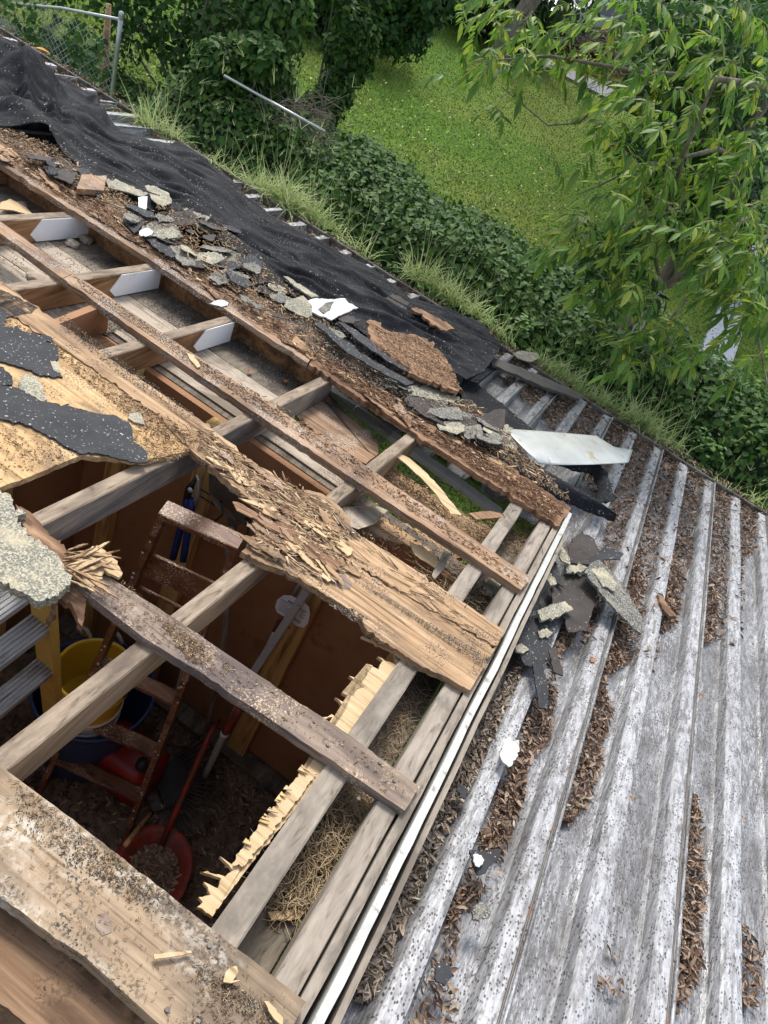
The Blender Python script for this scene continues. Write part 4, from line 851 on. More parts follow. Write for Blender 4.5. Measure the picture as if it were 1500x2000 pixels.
# loose boards in the end bay
thing('bent_veneer',[(752,878),(770,880),(800,895),(835,925),(868,962),(890,990),(902,1006),(880,1003),(852,965),(820,930),(785,900)],-.02,.003,'fresh','long curled pale veneer strip arching over the open bay','veneer strip',.8,9,64)
for i,(pl,m,lab) in enumerate([([(800,1060),(825,1065),(862,1100),(850,1108),(810,1085)],'fresh','short split lath in the last bay'),([(870,1072),(880,1078),(868,1110),(850,1130),(845,1120)],'grey','grey lath stub in the last bay'),([(650,1000),(690,990),(740,985),(760,992),(735,1020),(700,1035),(680,1030)],'soffit','pale curved veneer flap beside the pale boards'),
   ([(915,1002),(955,998),(985,1003),(982,1010),(930,1014)],'rot','reddish splinter poking over the open lawn gap'),([(785,1290),(790,1284),(860,1258),(910,1236),(914,1240),(860,1266)],'rot','long thin red splinter over the straw bay'),
   ([(523,1782),(545,1780),(575,1776),(595,1780),(580,1794),(530,1797)],'fresh','bright wood wedge on the dark soffit near the thick plank'),([(300,1864),(335,1860),(372,1856),(376,1860),(340,1868),(302,1874)],'fresh','slim pale splinter on the thick plank'),([(516,1955),(525,1955),(553,1988),(552,2005),(535,1990)],'fresh','pale chip at the near corner of the thick plank'),
   ([(440,1900),(448,1890),(462,1886),(466,1898),(455,1915),(472,1914),(452,1920),(436,1918)],'fresh','forked pale splinter on the thick plank'),([(365,688),(378,694),(392,716),(386,718),(372,702)],'fresh','yellow splinter on the narrow brown board'),
   ([(0,398),(20,385),(50,400),(62,415),(60,420),(25,412),(0,412)],'fresh','orange curled wood scrap at the far left bay')]):
    thing('wood_splinter',pl,(-.085 if i==5 else .045 if i in(6,7,8) else .028 if i==9 else -.06 if i in(0,1,2,10) else -.0),.004,m,lab,'splinter',.8,7,200+i,0,(rng.uniform(-.1,.1),rng.uniform(-.1,.1)))
# wasp-nest-like insulation lumps on the soffit
for i,(px,py) in enumerate(((168,468),(140,475),(40,402),(728,582+0),(68,542))):
    c=P(px,py,-.085); bm=bmesh.new(); bmesh.ops.create_icosphere(bm,subdivisions=3,radius=.022)
    V=[np.array(v.co*(1+.35*noise.fractal(v.co*60+Vector((i,0,0)),1,2,3)))*np.array((1.2,1,.6))+c for v in bm.verts]; F=[[v.index for v in f.verts] for f in bm.faces]; bm.free()
    if i==3: continue
    tag(mesh('mud_nest',V,F,M['soffit'],smooth=True),{0:'tan mud nest below the first white painted rafter end',1:'smaller tan mud lump left of the mud nest',2:'tan mud lump under the orange scrap at far left',4:'low tan mud lump on the dusty grey soffit'}[i],'mud nest')
#@@PART3
# ============================================================ SCATTERED STUFF
def slivers(name,areas,L,W,mt,lab,cat,th=.0015,tilt=.25,along=0,hj=.004,SC=.62):
    if mt=='granules': SC=1
    V=[];F=[];base=np.array([(0,1,3,2),(4,6,7,5),(0,4,5,1),(2,3,7,6),(0,2,6,4),(1,5,7,3)]); k=0
    for poly,n,h in areas:
        for (x,y) in sample(poly,n,h):
            l=rng.uniform(*L)*SC*rng.choice([.5,.8,1.3]); w_=rng.uniform(*W)*(.75 if SC<1 else 1); a=rng.uniform(0,6.28) if rng.uniform()>along else rng.normal(0,.35)
            u=np.array((math.cos(a),math.sin(a),-T*math.sin(a)+rng.normal(0,tilt))); v=np.array((-math.sin(a),math.cos(a),rng.normal(0,tilt))); c=RP(x,y,h+rng.uniform(0,hj)+abs(u[2]+T*math.sin(a))*l*.35)
            t=th*rng.uniform(.6,1.6); e0,e1=rng.uniform(.1,1,2)
            for i in (-1,1):
                for j in (-1,1):
                    for q in (-1,1): V.append(c+u*l/2*i+v*w_/2*j*(e0 if i<0 else e1)+np.array((0,0,t*q/2+.0006*i*j)))
            F.append(base+8*k); k+=1
    o=mesh(name,V,np.concatenate(F),M[mt]); return tag(o,lab,cat,kind='stuff')
EAVE=[(-40,262),(120,345),(300,470),(500,600),(700,730),(900,850),(1100,990),(1085,1018),(850,862),(600,698),(300,500),(0,312),(-40,290)]
slivers('eave_chips',[(EAVE,4200,.021),([(640,700),(1100,995),(1080,1020),(850,862),(640,722)],2600,.022)],(.008,.032),(.0015,.005),'redchips','red-brown rotten chips thick on the eave board','wood chips',.0015,.25,.55,.010)
BANK=[(-40,225),(60,275),(110,290),(200,360),(330,440),(380,480),(440,550),(520,590),(600,600),(640,640),(720,700),(800,740),(920,790),(985,850),(1080,945),(1110,985),(900,852),(700,722),(500,598),(300,468),(120,342),(-40,262)]
slivers('bank_chips',[(BANK,5200,.030),([(300,400),(400,420),(470,480),(560,560),(600,600),(540,600),(440,560),(380,490),(320,440)],1300,.040)],(.006,.035),(.0015,.006),'chips','tan and brown wood chips banked against the tarp','wood chips',.0016,.4,.35,.02)
slivers('bank_crumbs',[(BANK,9000,.028),([(560,600),(640,610),(800,745),(985,850),(1000,900),(800,800),(600,680)],4500,.04)],(.002,.006),(.0015,.004),'granules','grey shingle granules and crumbs banked against the tarp','granules',.0015,.3,0,.014)
slivers('slab_chips',[([(722,630),(762,650),(815,658),(862,690),(892,742),(900,762),(815,733),(750,688)],1500,.086)],(.005,.02),(.002,.006),'chips','fine orange crumbs over the rotten slab','wood chips',.0015,.3,.2,.006)
W1M=[(400,840),(440,862),(480,905),(520,922),(600,960),(655,985),(690,1040),(650,1070),(560,1035),(500,985),(430,920),(390,880)]
W2M=[(382,892),(435,925),(515,985),(560,1038),(650,1080),(700,1110),(620,1130),(560,1105),(500,1085),(480,1070),(536,1020),(500,975),(450,935)]
slivers('board_chips',[(W1M,300,.025),(W2M,180,.021),([(300,805),(400,850),(390,885),(300,830)],160,.024),([(500,975),(680,1040),(660,1100),(500,1075)],160,.026)],(.006,.03),(.0012,.004),'chips','loose tan splinters over the rotted middle of the pale boards','wood chips',.0018,.45,.4,.012)
M['flakes']=islands('pale_rotten_flakes',[(.30,.19,.10),(.44,.31,.18),(.55,.42,.27),(.20,.12,.07),(.62,.48,.31)])
slivers('board_flakes',[(W1M,170,.026),(W2M,120,.022),([(500,975),(680,1040),(660,1100),(500,1075)],100,.027)],(.02,.06),(.005,.014),'flakes','large pale flakes lifting from the rotted middle of the boards','wood flakes',.002,.16,.75,.006)
slivers('bank_flakes',[(BANK,420,.034),(EAVE,260,.022)],(.02,.055),(.004,.012),'flakes','bark-like flakes over the crumb bank','wood flakes',.002,.2,.7,.02)
slivers('board_fibres',[(W1M,90,.026),(W2M,60,.022),([(400,845),(690,1040),(960,1240),(945,1255),(650,1075),(410,890)],90,.025)],(.03,.075),(.002,.004),'flakes','long torn fibres along the rotted boards','wood fibres',.0015,.12,1.,.006,1.)
slivers('eave_fibres',[(EAVE,240,.024)],(.04,.09),(.002,.005),'redchips','long brown fibres along the eave board','wood fibres',.0015,.14,1.,.008,1.)
slivers('narrow_board_chips',[([(380,700),(560,800),(1020,1130),(1010,1140),(700,930),(520,810),(380,725)],700,.022)],(.005,.026),(.0015,.005),'redchips','brown slivers along the narrow brown board','wood chips',.0015,.25,.7,.004)
slivers('board_granules',[([(140,535),(339,665),(400,710),(560,815),(545,825),(380,715),(160,565)],2600,.022),([(110,600),(180,660),(260,720),(380,810),(360,820),(230,730),(120,640)],1300,.024),([(670,1120),(760,1170),(960,1285),(940,1300),(780,1190)],700,.024),([(640,1180),(690,1190),(720,1210),(690,1215)],250,.021)],(.0015,.0035),(.0012,.003),'granules','grey shingle granules strewn along the pale boards','granules',.0012,.2,0,.001)
slivers('soffit_granules',[([(20,430),(140,480),(240,530),(120,560),(20,540)],500,-.094),([(270,545),(330,540),(470,640),(400,680),(280,590)],2600,-.094),([(150,625),(205,600),(255,640),(200,655)],1200,-.094),([(400,640),(500,640),(620,740),(560,770)],1800,-.094),([(500,770),(700,880),(640,890),(510,790)],350,-.094)],(.0015,.005),(.0012,.003),'granules','granules and dust lying on the dusty soffit boards','granules',.0012,.2,0,.001)
slivers('plywood_crumbs',[([(0,640),(60,650),(230,800),(290,850),(380,870),(300,805),(130,690),(0,610)],900,.020),([(260,840),(300,835),(370,880),(340,905),(290,900),(262,862)],420,.022),([(0,830),(150,870),(100,905),(0,940)],200,.020)],(.003,.016),(.001,.004),'chips','chips and crumbs on the golden plywood','wood chips',.0015,.3,.2,.004)
slivers('grey_board_chips',[([(150,1130),(240,1135),(400,1260),(470,1310),(420,1325),(280,1235),(190,1175)],420,.023),([(300,1200),(400,1260),(420,1300),(370,1290)],420,.023),([(420,1270),(800,1530),(780,1570),(420,1330)],200,.022)],(.002,.014),(.0008,.0025),'chips','fine sawdust and slivers on the grey stained board','wood chips',.0012,.2,.2,.003)
slivers('plank_chips',[([(0,1500),(130,1600),(390,1800),(590,1960),(500,2000),(330,2000),(150,1850),(0,1745)],420,.036),([(30,1520),(200,1650),(330,1750),(250,1760),(60,1600)],420,.036),([(380,1890),(520,1950),(560,2000),(420,2000)],200,.036)],(.002,.012),(.0006,.002),'chips','sawdust and pale slivers on the thick plank','wood chips',.0012,.2,.1,.002)
slivers('plank_granules',[([(30,1540),(200,1660),(340,1760),(300,1790),(150,1690),(30,1620)],520,.035),([(400,1880),(540,1980),(480,1990),(380,1900)],240,.035)],(.001,.003),(.001,.002),'granules','dark grit in the hollow of the thick plank','granules',.001,.2,0,.001)
slivers('tarp_specks',[([(420,330),(560,470),(760,570),(960,680),(900,735),(740,670),(600,590),(470,560),(380,470),(330,430)],1100,-.006)],(.002,.008),(.001,.002),'chips','tiny pale crumbs sprinkled on the black tarp','wood chips',.001,.2,.1,.05)
slivers('end_bay_chips',[([(640,980),(740,975),(900,1075),(960,1150),(940,1200),(820,1130),(700,1050)],700,-.085),([(950,1000),(1000,1010),(1075,1050),(1010,1090),(940,1060)],700,-.095),([(760,915),(960,1040),(940,1070),(760,945)],900,-.078)],(.006,.03),(.001,.004),'chips','splinters filling the last open bay before the gable','wood chips',.0015,.4,.2,.012)
r=np.random.default_rng(77)
for i in range(74):      # small torn shingle shards mixed in the bank
    k=0
    while True:
        x,y=r.uniform(60,1000),r.uniform(280,900)
        if inpoly((x,y),BANK) or inpoly((x,y),[(300,400),(400,420),(470,480),(560,560),(600,600),(540,600),(440,560),(380,490),(320,440)]): break
    n=r.integers(5,8); a0=r.uniform(0,6.28); R=r.uniform(7,25)*(.7 if x<300 else 1)
    pl=[(x+R*r.uniform(.5,1.3)*math.cos(a0+6.28*j/n)*1.5,y+R*r.uniform(.4,.9)*math.sin(a0+6.28*j/n)*.8+.45*R*r.uniform(.6,1)*math.cos(a0+6.28*j/n)) for j in range(n)]
    thing('shingle',pl,r.uniform(.042,.066),.003,('felt','gran','brownfelt','gran','lichen')[i%5],('small ','wide ')[R>16]+('black','speckled grey','brown-black','speckled grey','pale lichened')[i%5]+' shingle shard in the crumbs '+('left of the wood block' if x<190 else 'beside the sawn wood block' if x<280 else 'above the second white rafter end' if x<400 else 'up from the big white flake' if x<560 else 'below the big white flake' if x<700 else 'below the rotten orange slab' if x<850 else 'left of the metal sheet'),SH,1.4,4,400+i,.0008 if i%2 else 0,(r.uniform(-.25,.25),r.uniform(-.25,.25)),'small shingle shards in the crumb bank')
def plate(areas,n,hh,mats_,Lr,Wr):      # torn layers lifting along the grain
    for i in range(n):
        pl=areas[i%len(areas)]; xs_=[q[0] for q in pl]; ys_=[q[1] for q in pl]
        for _ in range(200):
            x,y=r.uniform(min(xs_),max(xs_)),r.uniform(min(ys_),max(ys_))
            if inpoly((x,y),pl): break
        a=.60+r.normal(0,.16); d=np.array((math.cos(a),math.sin(a))); nn=np.array((-d[1],d[0])); L=r.uniform(*Lr); W_=r.uniform(*Wr); c=np.array((x,y)); pg=[]
        for sgn in (1,-1):
            m=r.integers(3,6)
            for j in range(m):
                t=(j/(m-1)-.5)*sgn; pg.append(tuple(c+d*L*(t+r.normal(0,.05))+nn*sgn*W_*r.uniform(.25,.75)))
            for j in range(r.integers(1,4)): pg.append(tuple(c+d*sgn*L*r.uniform(.42,.75)+nn*W_*(sgn*.4-sgn*.8*(j+1)/4)))
        slab('wood_flake',pg,hh+r.uniform(0,.010),r.uniform(.0015,.004),M[mats_[i%len(mats_)]],shed,.9,5,900+i,0,(r.uniform(-.10,.10),r.uniform(-.10,.10)),sub=1)
plate([W1M,W2M,[(500,975),(680,1040),(660,1100),(500,1075)]],54,.026,('tan','fresh','rot','tan','board'),(22,85),(5,16))
plate([EAVE],34,.024,('rot','board','tan'),(20,70),(4,11))
mb=None
for px,py in ((333,525),(300,505),(120,545),(470,640),(640,755),(690,800),(735,845),(790,850),(845,995),(1000,1000),(1060,1080),(905,1190),(985,1010)):
    c=P(px,py,.02); u=np.array((r.normal(0,.5),r.normal(0,.5),1.)); V,F=tubev([c-u*.004,c+u*.012,c+u*.02+np.array((r.normal(0,.008),r.normal(0,.008),0))],.0011,5); mesh('nail',V,F,M['steel'],shed)
# straw: bent thin stalks
def straws(name,areas,L,r,mt,lab,cat,rise=.02):
    V=[];F=[];k=0
    for poly,n,h in areas:
        for (x,y) in sample(poly,n,h):
            a=rng.uniform(0,6.28); l=rng.uniform(*L); c=rng.normal(0,2.2); z0=rng.uniform(0,rise); dz=rng.normal(0,.15); p=RP(x,y,h+z0); m=6; q=p.copy()
            pts=[]
            for i in range(m+1): pts.append(q.copy()); q=q+np.array((math.cos(a),math.sin(a),dz-T*math.sin(a)*1.0))*l/m; a+=c/m+rng.normal(0,.1)
            for i,pp in enumerate(pts):
                d=pts[min(i+1,m)]-pts[max(0,i-1)]; s=np.cross(d,(0,0,1)); s/=np.linalg.norm(s)+1e-9; w_=r*(1-.6*i/m)
                V+= [pp+s*w_,pp-s*w_,pp+np.array((0,0,w_*1.3))]
            for i in range(m):
                b=k+3*i
                F+=[(b,b+2,b+5,b+3),(b+2,b+1,b+4,b+5),(b+1,b,b+3,b+4)]
            k+=3*(m+1)
    return tag(mesh(name,V,np.array(F),M[mt]),lab,cat,kind='stuff')
straws('nest_straw',[([(690,1535),(760,1570),(700,1700),(640,1760),(560,1790),(510,1780),(600,1650)],560,-.098)],(.03,.11),.0012,'straw','dense dry straw in the near gable bay','straw',.03)
straws('loose_straw',[([(800,1320),(860,1340),(800,1500),(710,1480),(720,1450)],130,-.098)],(.03,.10),.0011,'straw','sparse straw on the middle gable bay soffit','straw',.012)
straws('bay_straw',[([(830,1080),(900,1110),(960,1180),(900,1210),(800,1140)],260,-.095),([(880,1010),(960,1040),(940,1080),(860,1060)],120,-.08),([(1000,1020),(1060,1050),(1000,1110)],100,-.095)],(.02,.09),.0008,'straw','dry grass stuffed in the last eave bay','straw',.03)
M['twig']=islands('litter_twigs',[(.06,.04,.028),(.14,.095,.065),(.26,.19,.13)])
# curled dry leaves
def leaflitter(name,areas,L,mt,lab,wratio=.45,pile=.02,ok=None,pitch=1):
    V=[];F=[];k=0
    for poly,n,h in areas:
        for (x,y) in sample(poly,n,h,ok):
            l=rng.uniform(*L); w_=l*wratio*rng.uniform(.5,1.1); a=rng.uniform(0,6.28); q=prof(x) if pitch else 0
            z=h+q*DEPTH*pitch+rng.uniform(0,pile)*(1-q)*pitch+(0 if pitch else rng.uniform(0,pile))
            c=RP(x,y,z); u=np.array((math.cos(a),math.sin(a),rng.normal(0,.45))); u/=np.linalg.norm(u); v=np.cross(u,(0,0,1)); v/=np.linalg.norm(v); n_=np.cross(v,u); ro=rng.normal(0,.8); v,n_=v*math.cos(ro)+n_*math.sin(ro),n_*math.cos(ro)-v*math.sin(ro)
            cu=rng.uniform(-1.6,1.6); rc_=rng.uniform(.5,1.5)
            for i,wf in enumerate((.25,.9,1,.7,.12)):
                t=i/4-.5; ct=c+u*l*t+n_*(cu*l*.25*(.25-t*t))
                for j in (-1,0,1): V.append(ct+v*w_/2*j*wf*math.cos(rc_*.6)+n_*abs(j)*w_*.5*wf*math.sin(rc_*.9))
            for i in range(4):
                for j in range(2): b=k+3*i+j; F.append((b,b+1,b+4,b+3))
            k+=15
    return tag(mesh(name,V,np.array(F),M[mt],smooth=True),lab,'leaf litter',kind='stuff')
valley=lambda x,y: prof(x)<.42 or rng.uniform()<.05
MB0=MH-DEPTH+.002
far=[(1000,690),(1120,770),(1240,830),(1500,1005),(1500,1060),(1475,1075),(1448,1100),(1440,1260),(1410,1275),(1385,1190),(1360,1000),(1345,1100),(1320,1200),(1290,1200),(1270,1330),(1210,1290),(1130,1260),(1190,1000),(1150,960),(1060,820),(980,750)]
leaflitter('leaf_litter',[(far,9500,MB0)],(.010,.030),'litter','brown dry leaf litter filling the rib valleys along the far edge',ok=valley,pile=.030)
leaflitter('edge_litter',[([(0,52),(250,205),(500,370),(760,535),(1000,680),(1240,830),(1500,1008),(1500,1040),(1230,870),(1000,722),(745,575),(480,395),(240,232),(0,90)],6000,MB0+.010)],(.010,.030),'litter','dry leaves gathered in the gutter along the far roof edge',ok=None,pile=.03,pitch=.6)
near=[([(1115,1060),(1080,1200),(985,1330),(860,1560),(770,1740),(690,1960),(720,1960),(830,1700),(900,1560),(1000,1380),(1060,1260),(1150,1150),(1170,1050)],2600,MB0)]
leaflitter('pale_litter',near,(.010,.028),'palelitter','pale curled leaves packed beside the gable trim',ok=lambda x,y:x<.275,pile=.028)
def vpoly(k,ya,yb):      # one valley, between rib k and k+1
    x=X0+PER*(k+.5)+.01; return [(x-.045,ya),(x+.03,ya),(x+.03,yb),(x-.045,yb)]
def litterk(name,k,ya,yb,n,lab,mt='litter',wid=(.15,.62)):
    V=[]; pts=[]
    c0=X0+PER*k
    global sample; old=sample
    def samp(poly,n_,h,ok=None):
        out=[]
        while len(out)<n_:
            y=rng.uniform(ya,yb); t=(y-ya)/(yb-ya); e=min(t,1-t)*8; wv=min(1,e*.5+.3)*(.75+.5*noise.noise(Vector((y*6,k,0)))); 
            x=c0+PER*(.10+ .5*wv*rng.uniform()**.8)
            if noise.noise(Vector((y*7,k*3,4)))>-.30 or rng.uniform()<.15: out.append((x,y))
        return out
    sample=samp; o=leaflitter(name,[(None,n,MB0)],(.010,.028),mt,lab,pile=.024); sample=old; return o
litterk('valley_litter',-1,.78,1.75,1500,'dry leaves in the valley right of the first bare rib')
litterk('valley_litter',-1,1.75,2.5,900,'dry leaves under the shingles right of the first bare rib')
litterk('valley_litter',-1,.52,.80,170,'thin trail of stems and leaves at the foot of the first valley')
litterk('valley_litter',0,1.18,1.78,800,'dry leaf drift right of the first seam')
litterk('valley_litter',0,1.8,2.7,1300,'dry leaf bank beside the long speckled shingle')
litterk('valley_litter',1,2.25,2.8,500,'dry leaves in the third valley below the grass')
litterk('valley_litter',1,.86,.96,30,'few brown leaves low in the third valley')
litterk('valley_litter',2,.92,1.55,1000,'long dark leaf drift right of the second seam')
litterk('valley_litter',2,2.35,2.9,500,'upper leaf drift right of the second seam')
straws('litter_twigs',[([(1115,1060),(985,1330),(770,1740),(690,1960),(740,1960),(900,1600),(1150,1250),(1400,1150),(1500,1060),(1240,850),(1000,700)],240,MB0+.012)],(.02,.07),.0011,'twig','fine twigs and stems tangled in the roof litter','twigs',.014)
slivers('metal_fines',[([(1115,1060),(1080,1200),(985,1330),(860,1560),(700,1960),(740,1960),(900,1600),(1100,1300),(1300,1200),(1500,1150),(1500,1010),(1240,830),(1000,690)],3200,MB0+.003)],(.002,.008),(.001,.003),'granules','dark silt and crumbs along the rib valleys','silt',.001,.2,0,.003)
slivers('metal_grit',[([(1000,1350),(1500,1100),(1500,2000),(700,2000),(860,1560)],650,MH-DEPTH+.006)],(.004,.014),(.001,.004),'redchips','stray crumbs and leaf bits over the bare metal','crumbs',.001,.2,.5,.002)
litterk('valley_litter',3,1.05,1.25,170,'small leaf clump against the fourth rib near the right edge')
# lone leaves
def lone(px,py,h,L,col,lab,seed):
    c=P(px,py,h); r=random.Random(seed); a=r.uniform(0,6.28); V=[];F=[]
    u=np.array((math.cos(a),math.sin(a),-T*math.sin(a)));v=np.array((-math.sin(a),math.cos(a),-T*math.cos(a)))
    for i,wf in enumerate((.08,.6,.95,1,.8,.5,.05)):
        t=i/6-.5
        for j in (-1,-.5,0,.5,1): V.append(c+u*L*t+v*L*.32*j*wf+np.array((0,0,.004+L*.18*(j*j*wf)+L*.15*(t*t))))
    for i in range(6):
        for j in range(4): b=i*5+j; F.append((b,b+1,b+6,b+5))
    tag(mesh('fallen_leaf',V,F,M[col],smooth=True),lab,'leaf')
M['oleaf']=plain('orange_leaf',(.55,.28,.03),.5,0,.2,60); M['bleaf']=plain('brown_leaf',(.25,.11,.04),.6,0,.3,60)
lone(84,102,MH+.03,.085,'oleaf','bright orange leaf on the far roof edge at upper left',1)
lone(1368,1360,MH-.01,.024,'bleaf','small brown leaf on bare metal near the right seam',2)
lone(1155,1290,MH-.005,.03,'bleaf','brown leaf beside the long speckled shingle',3)
lone(1232,1560,MH-.02,.015,'bleaf','dark leaf speck on the metal between two seams',4)
lone(1445,1598,MH-.02,.02,'bleaf','small brown leaf near the right frame edge',5)
lone(488,728,-.088,.03,'bleaf','curled orange-brown leaf on the dusty soffit',6)
lone(556,746,-.088,.03,'bleaf','second curled leaf on the dusty soffit near the rafter',7)
lone(1300,915,MH+.0,.05,'bleaf','tan leaf on the litter between far ribs',8)
# ============================================================ PLANTS AT THE ROOF EDGE
def tuft(px,py,n,L,lab,seed,spread=.10,mt='weed',heads=3):
    r=np.random.default_rng(seed); c0=P(px,py,MH-.02); V=[];F=[];k=0; g=(1.55,1.2,.75,.9)[seed%4]; L*=g**.6; n=int(n*g)
    def blade(p,a,el,l,w_,curl,m=6):
        nonlocal k
        q=p.copy(); e=el
        side=np.array((-math.sin(a),math.cos(a),0))
        for i in range(m+1):
            wv=w_*(1-(i/m)**1.6)+.0002; V.append(q+side*wv); V.append(q-side*wv)
            q=q+np.array((math.cos(a)*math.cos(e),math.sin(a)*math.cos(e),math.sin(e)))*l/m; e-=curl/m
        for i in range(m): b=k+2*i; F.append((b,b+1,b+3,b+2))
        k+=2*(m+1); return q
    n=int(n*.65)
    for i in range(n):
        p=c0+np.array((r.normal(0,spread),r.normal(0,spread*.35),0)); p[2]=-T*p[1]+MH-.03
        blade(p,r.uniform(0,6.28),r.uniform(.5,1.5),L*1.5*r.uniform(.3,1.0),r.uniform(.0018,.0045),r.uniform(.2,2.2))
    for i in range(heads):                 # seed stems with finger-like spikes
        p=c0+np.array((r.normal(0,spread*.7),r.normal(0,spread*.3),-.02)); a=r.uniform(0,6.28); e=blade(p,a,r.uniform(.9,1.5),L*r.uniform(1.3,3.3),.0013,r.uniform(0,.5))
        for j in range(r.integers(2,5)): blade(e,a+r.uniform(-1.6,1.6),r.uniform(.3,1.4),L*r.uniform(.3,.6),.0012,.2,3)
    o=mesh('grass_tuft',V,np.array(F),M[mt],smooth=True); return tag(o,lab,'grass tuft','grass tufts growing along the far roof edge')
TL=[(285,250,70,.16,'isolated bright grass tuft, farthest left on the roof edge'),(335,272,150,.13,'second bright tuft, just right of the isolated one'),(430,332,160,.12,'tuft at the left end of the long grass bank'),(500,372,200,.16,'tall bushy grass beside the tarp bend'),(545,398,260,.17,'tallest dense grass clump of the roof edge'),(600,425,260,.15,'dense grass clump right of the tallest one'),(655,452,120,.14,'thinning grass right of the dense clump'),(700,492,80,.15,'sparse seed stems over the gutter before the gap'),
 (820,548,150,.14,'grass above the loose orange wood piece'),(870,580,240,.15,'bushy grass above the tarp end'),(925,612,220,.16,'long leaning grass right of the tarp end'),(975,650,90,.13,'short grass beside the broadleaf weed'),(1065,722,120,.10,'low grass under the tree trunk'),(1110,750,200,.11,'low thick grass past the dark strip'),(1165,785,220,.13,'grass over the metal sheet'),(1215,812,240,.14,'fullest grass at the right of the metal sheet'),(1260,842,170,.14,'grass at the end of the right bank'),(1310,868,60,.11,'small tuft beyond the right bank'),(1400,948,40,.10,'thin tuft on the bare gutter at right'),(1480,985,60,.10,'last tuft at the right frame edge')]
for i,(x,y,n,L,lab) in enumerate(TL): tuft(x,y,n,L,lab,300+i,.06,heads=11)
def weed(px,py,lab,seed,n=26,R=.07):
    r=np.random.default_rng(seed); c=P(px,py,MH); t=empty('broadleaf_weed',c,lab,'weed','broadleaf weeds on the roof edge'); V=[];F=[];k=0; tips=[]
    for i in range(n):
        a=r.uniform(0,6.28); e=r.uniform(.2,1.4); p=c+np.array((math.cos(a)*math.cos(e),math.sin(a)*math.cos(e),math.sin(e)))*R*r.uniform(.6,1.5); tips.append(p)
        l=r.uniform(.016,.03); u=np.array((math.cos(a),math.sin(a),-.2)); v=np.array((-math.sin(a),math.cos(a),0.1))
        for s,wf in ((0,.1),(.35,.55),(.7,.5),(1,.05)):
            for j in (-1,0,1): V.append(p+u*l*s+v*l*wf*j+np.array((0,0,.003*j*j)))
        for ii in range(3):
            for j in range(2): b=k+3*ii+j; F.append((b,b+1,b+4,b+3))
        k+=12
    mesh('foliage',V,np.array(F),M['broad'],t,True); mb=MB()
    for p in tips[:12]: mb.add(*tubev([c-np.array((0,0,.03)),(c+p)/2,p],.001,4))
    mb.build('stems',M['broad'],t)
weed(1022,640,'bright broadleaf weed over the gutter near the tarp end',1,30,.07); weed(1372,875,'yellow-green broadleaf weed at the right of the gutter',2,40,.08)
# ============================================================ GREENERY BEYOND
def leafcloud(pts,nrm,size,seed=0,shape='ivy',fold=.3):
    """vectorised leaves: pts (n,3), nrm (n,3) facing, returns V,F"""
    r=np.random.default_rng(seed); n=len(pts)
    nrm=nrm+r.normal(0,.45,(n,3)); nrm/=np.linalg.norm(nrm,axis=1,keepdims=True)
    t=r.normal(0,1,(n,3)); t[:,2]-=.8; u=t-(t*nrm).sum(1,keepdims=True)*nrm; u/=np.linalg.norm(u,axis=1,keepdims=True); v=np.cross(nrm,u)
    s=(size*r.uniform(.6,1.35,n))[:,None]
    if shape=='ivy': prof_=[(-.15,.0,0),(.02,.46,.12),(.45,.36,.05),(1,0,-.12)]
    elif shape=='lance': prof_=[(0,0,0),(.3,.15,.04),(.62,.13,0),(1,0,-.16)]
    else: prof_=[(0,0,0),(.25,.26,.06),(.6,.25,.04),(1,0,-.12)]
    P0=pts+u*s*prof_[0][0]; P3=pts+u*s*prof_[3][0]+nrm*s*prof_[3][2]
    L=[P0]
    for q in prof_[1:3]:
        L.append(pts+u*s*q[0]+v*s*q[1]+nrm*s*q[2]); L.append(pts+u*s*q[0]-nrm*s*.03); L.append(pts+u*s*q[0]-v*s*q[1]+nrm*s*q[2])
    L.append(P3); V=np.stack(L,1).reshape(-1,3); b=(np.arange(n)*8)[:,None]
    F=np.concatenate([b+np.array(q) for q in ((0,1,2,2),)],0)
    tri=[(0,2,1),(0,3,2),(1,2,5),(1,5,4),(2,3,6),(2,6,5),(4,5,7),(5,6,7)]
    F=np.concatenate([b+np.array(q) for q in tri],0); return V,F
def cloudmesh(name,pts,nrm,size,m,parent=None,seed=0,shape='ivy'):
    V,F=leafcloud(np.asarray(pts,float),np.asarray(nrm,float),size,seed,shape); o=mesh(name,V,F,m,parent); return o
# ivy covered fence bank
def ivyz(x,y):
    top=-1.12+.16*noise.noise(Vector((x*1.1,y*1.1,3)))+.10*noise.noise(Vector((x*3,y*3,5)))
    f=min(1,max(0,(y-4.95)/.5)); g=min(1,max(0,(7.35+.35*noise.noise(Vector((x*.9,0,8)))-y)/1.0)); k=min(f**.6,g**.5) if g>0 else 0
    low=GZ+.0
    if x<-4.2: k*=max(0,1-(-4.2-x)/1.0)*.5+.25
    return low+(top-low)*k
xs=np.arange(-9,4.5,.16); ys=np.arange(4.0,7.9,.12); V=[(x,y,ivyz(x,y)-.10+.05*noise.noise(Vector((x*6,y*6,1)))) for x in xs for y in ys]; nY=len(ys)
F=[(i*nY+j,(i+1)*nY+j,(i+1)*nY+j+1,i*nY+j+1) for i in range(len(xs)-1) for j in range(nY-1)]
M['ivybase']=plain('ivy_stems_and_shade',(.016,.026,.010),1,0,.6,12,.03)  # dark base colour stands for stems and the painted-in shade beneath the leaves
ivy=mesh('ivy_bank',V,F,M['ivybase'],smooth=True); tag(ivy,kind='stuff'); ivy['label']='dark ivy bank between the roof edge and the lawn'; ivy['category']='ivy'
n=85000; X=rng.uniform(-7,3.6,n); Y=4.9+2.6*rng.uniform(0,1,n); pts=[];nr=[]
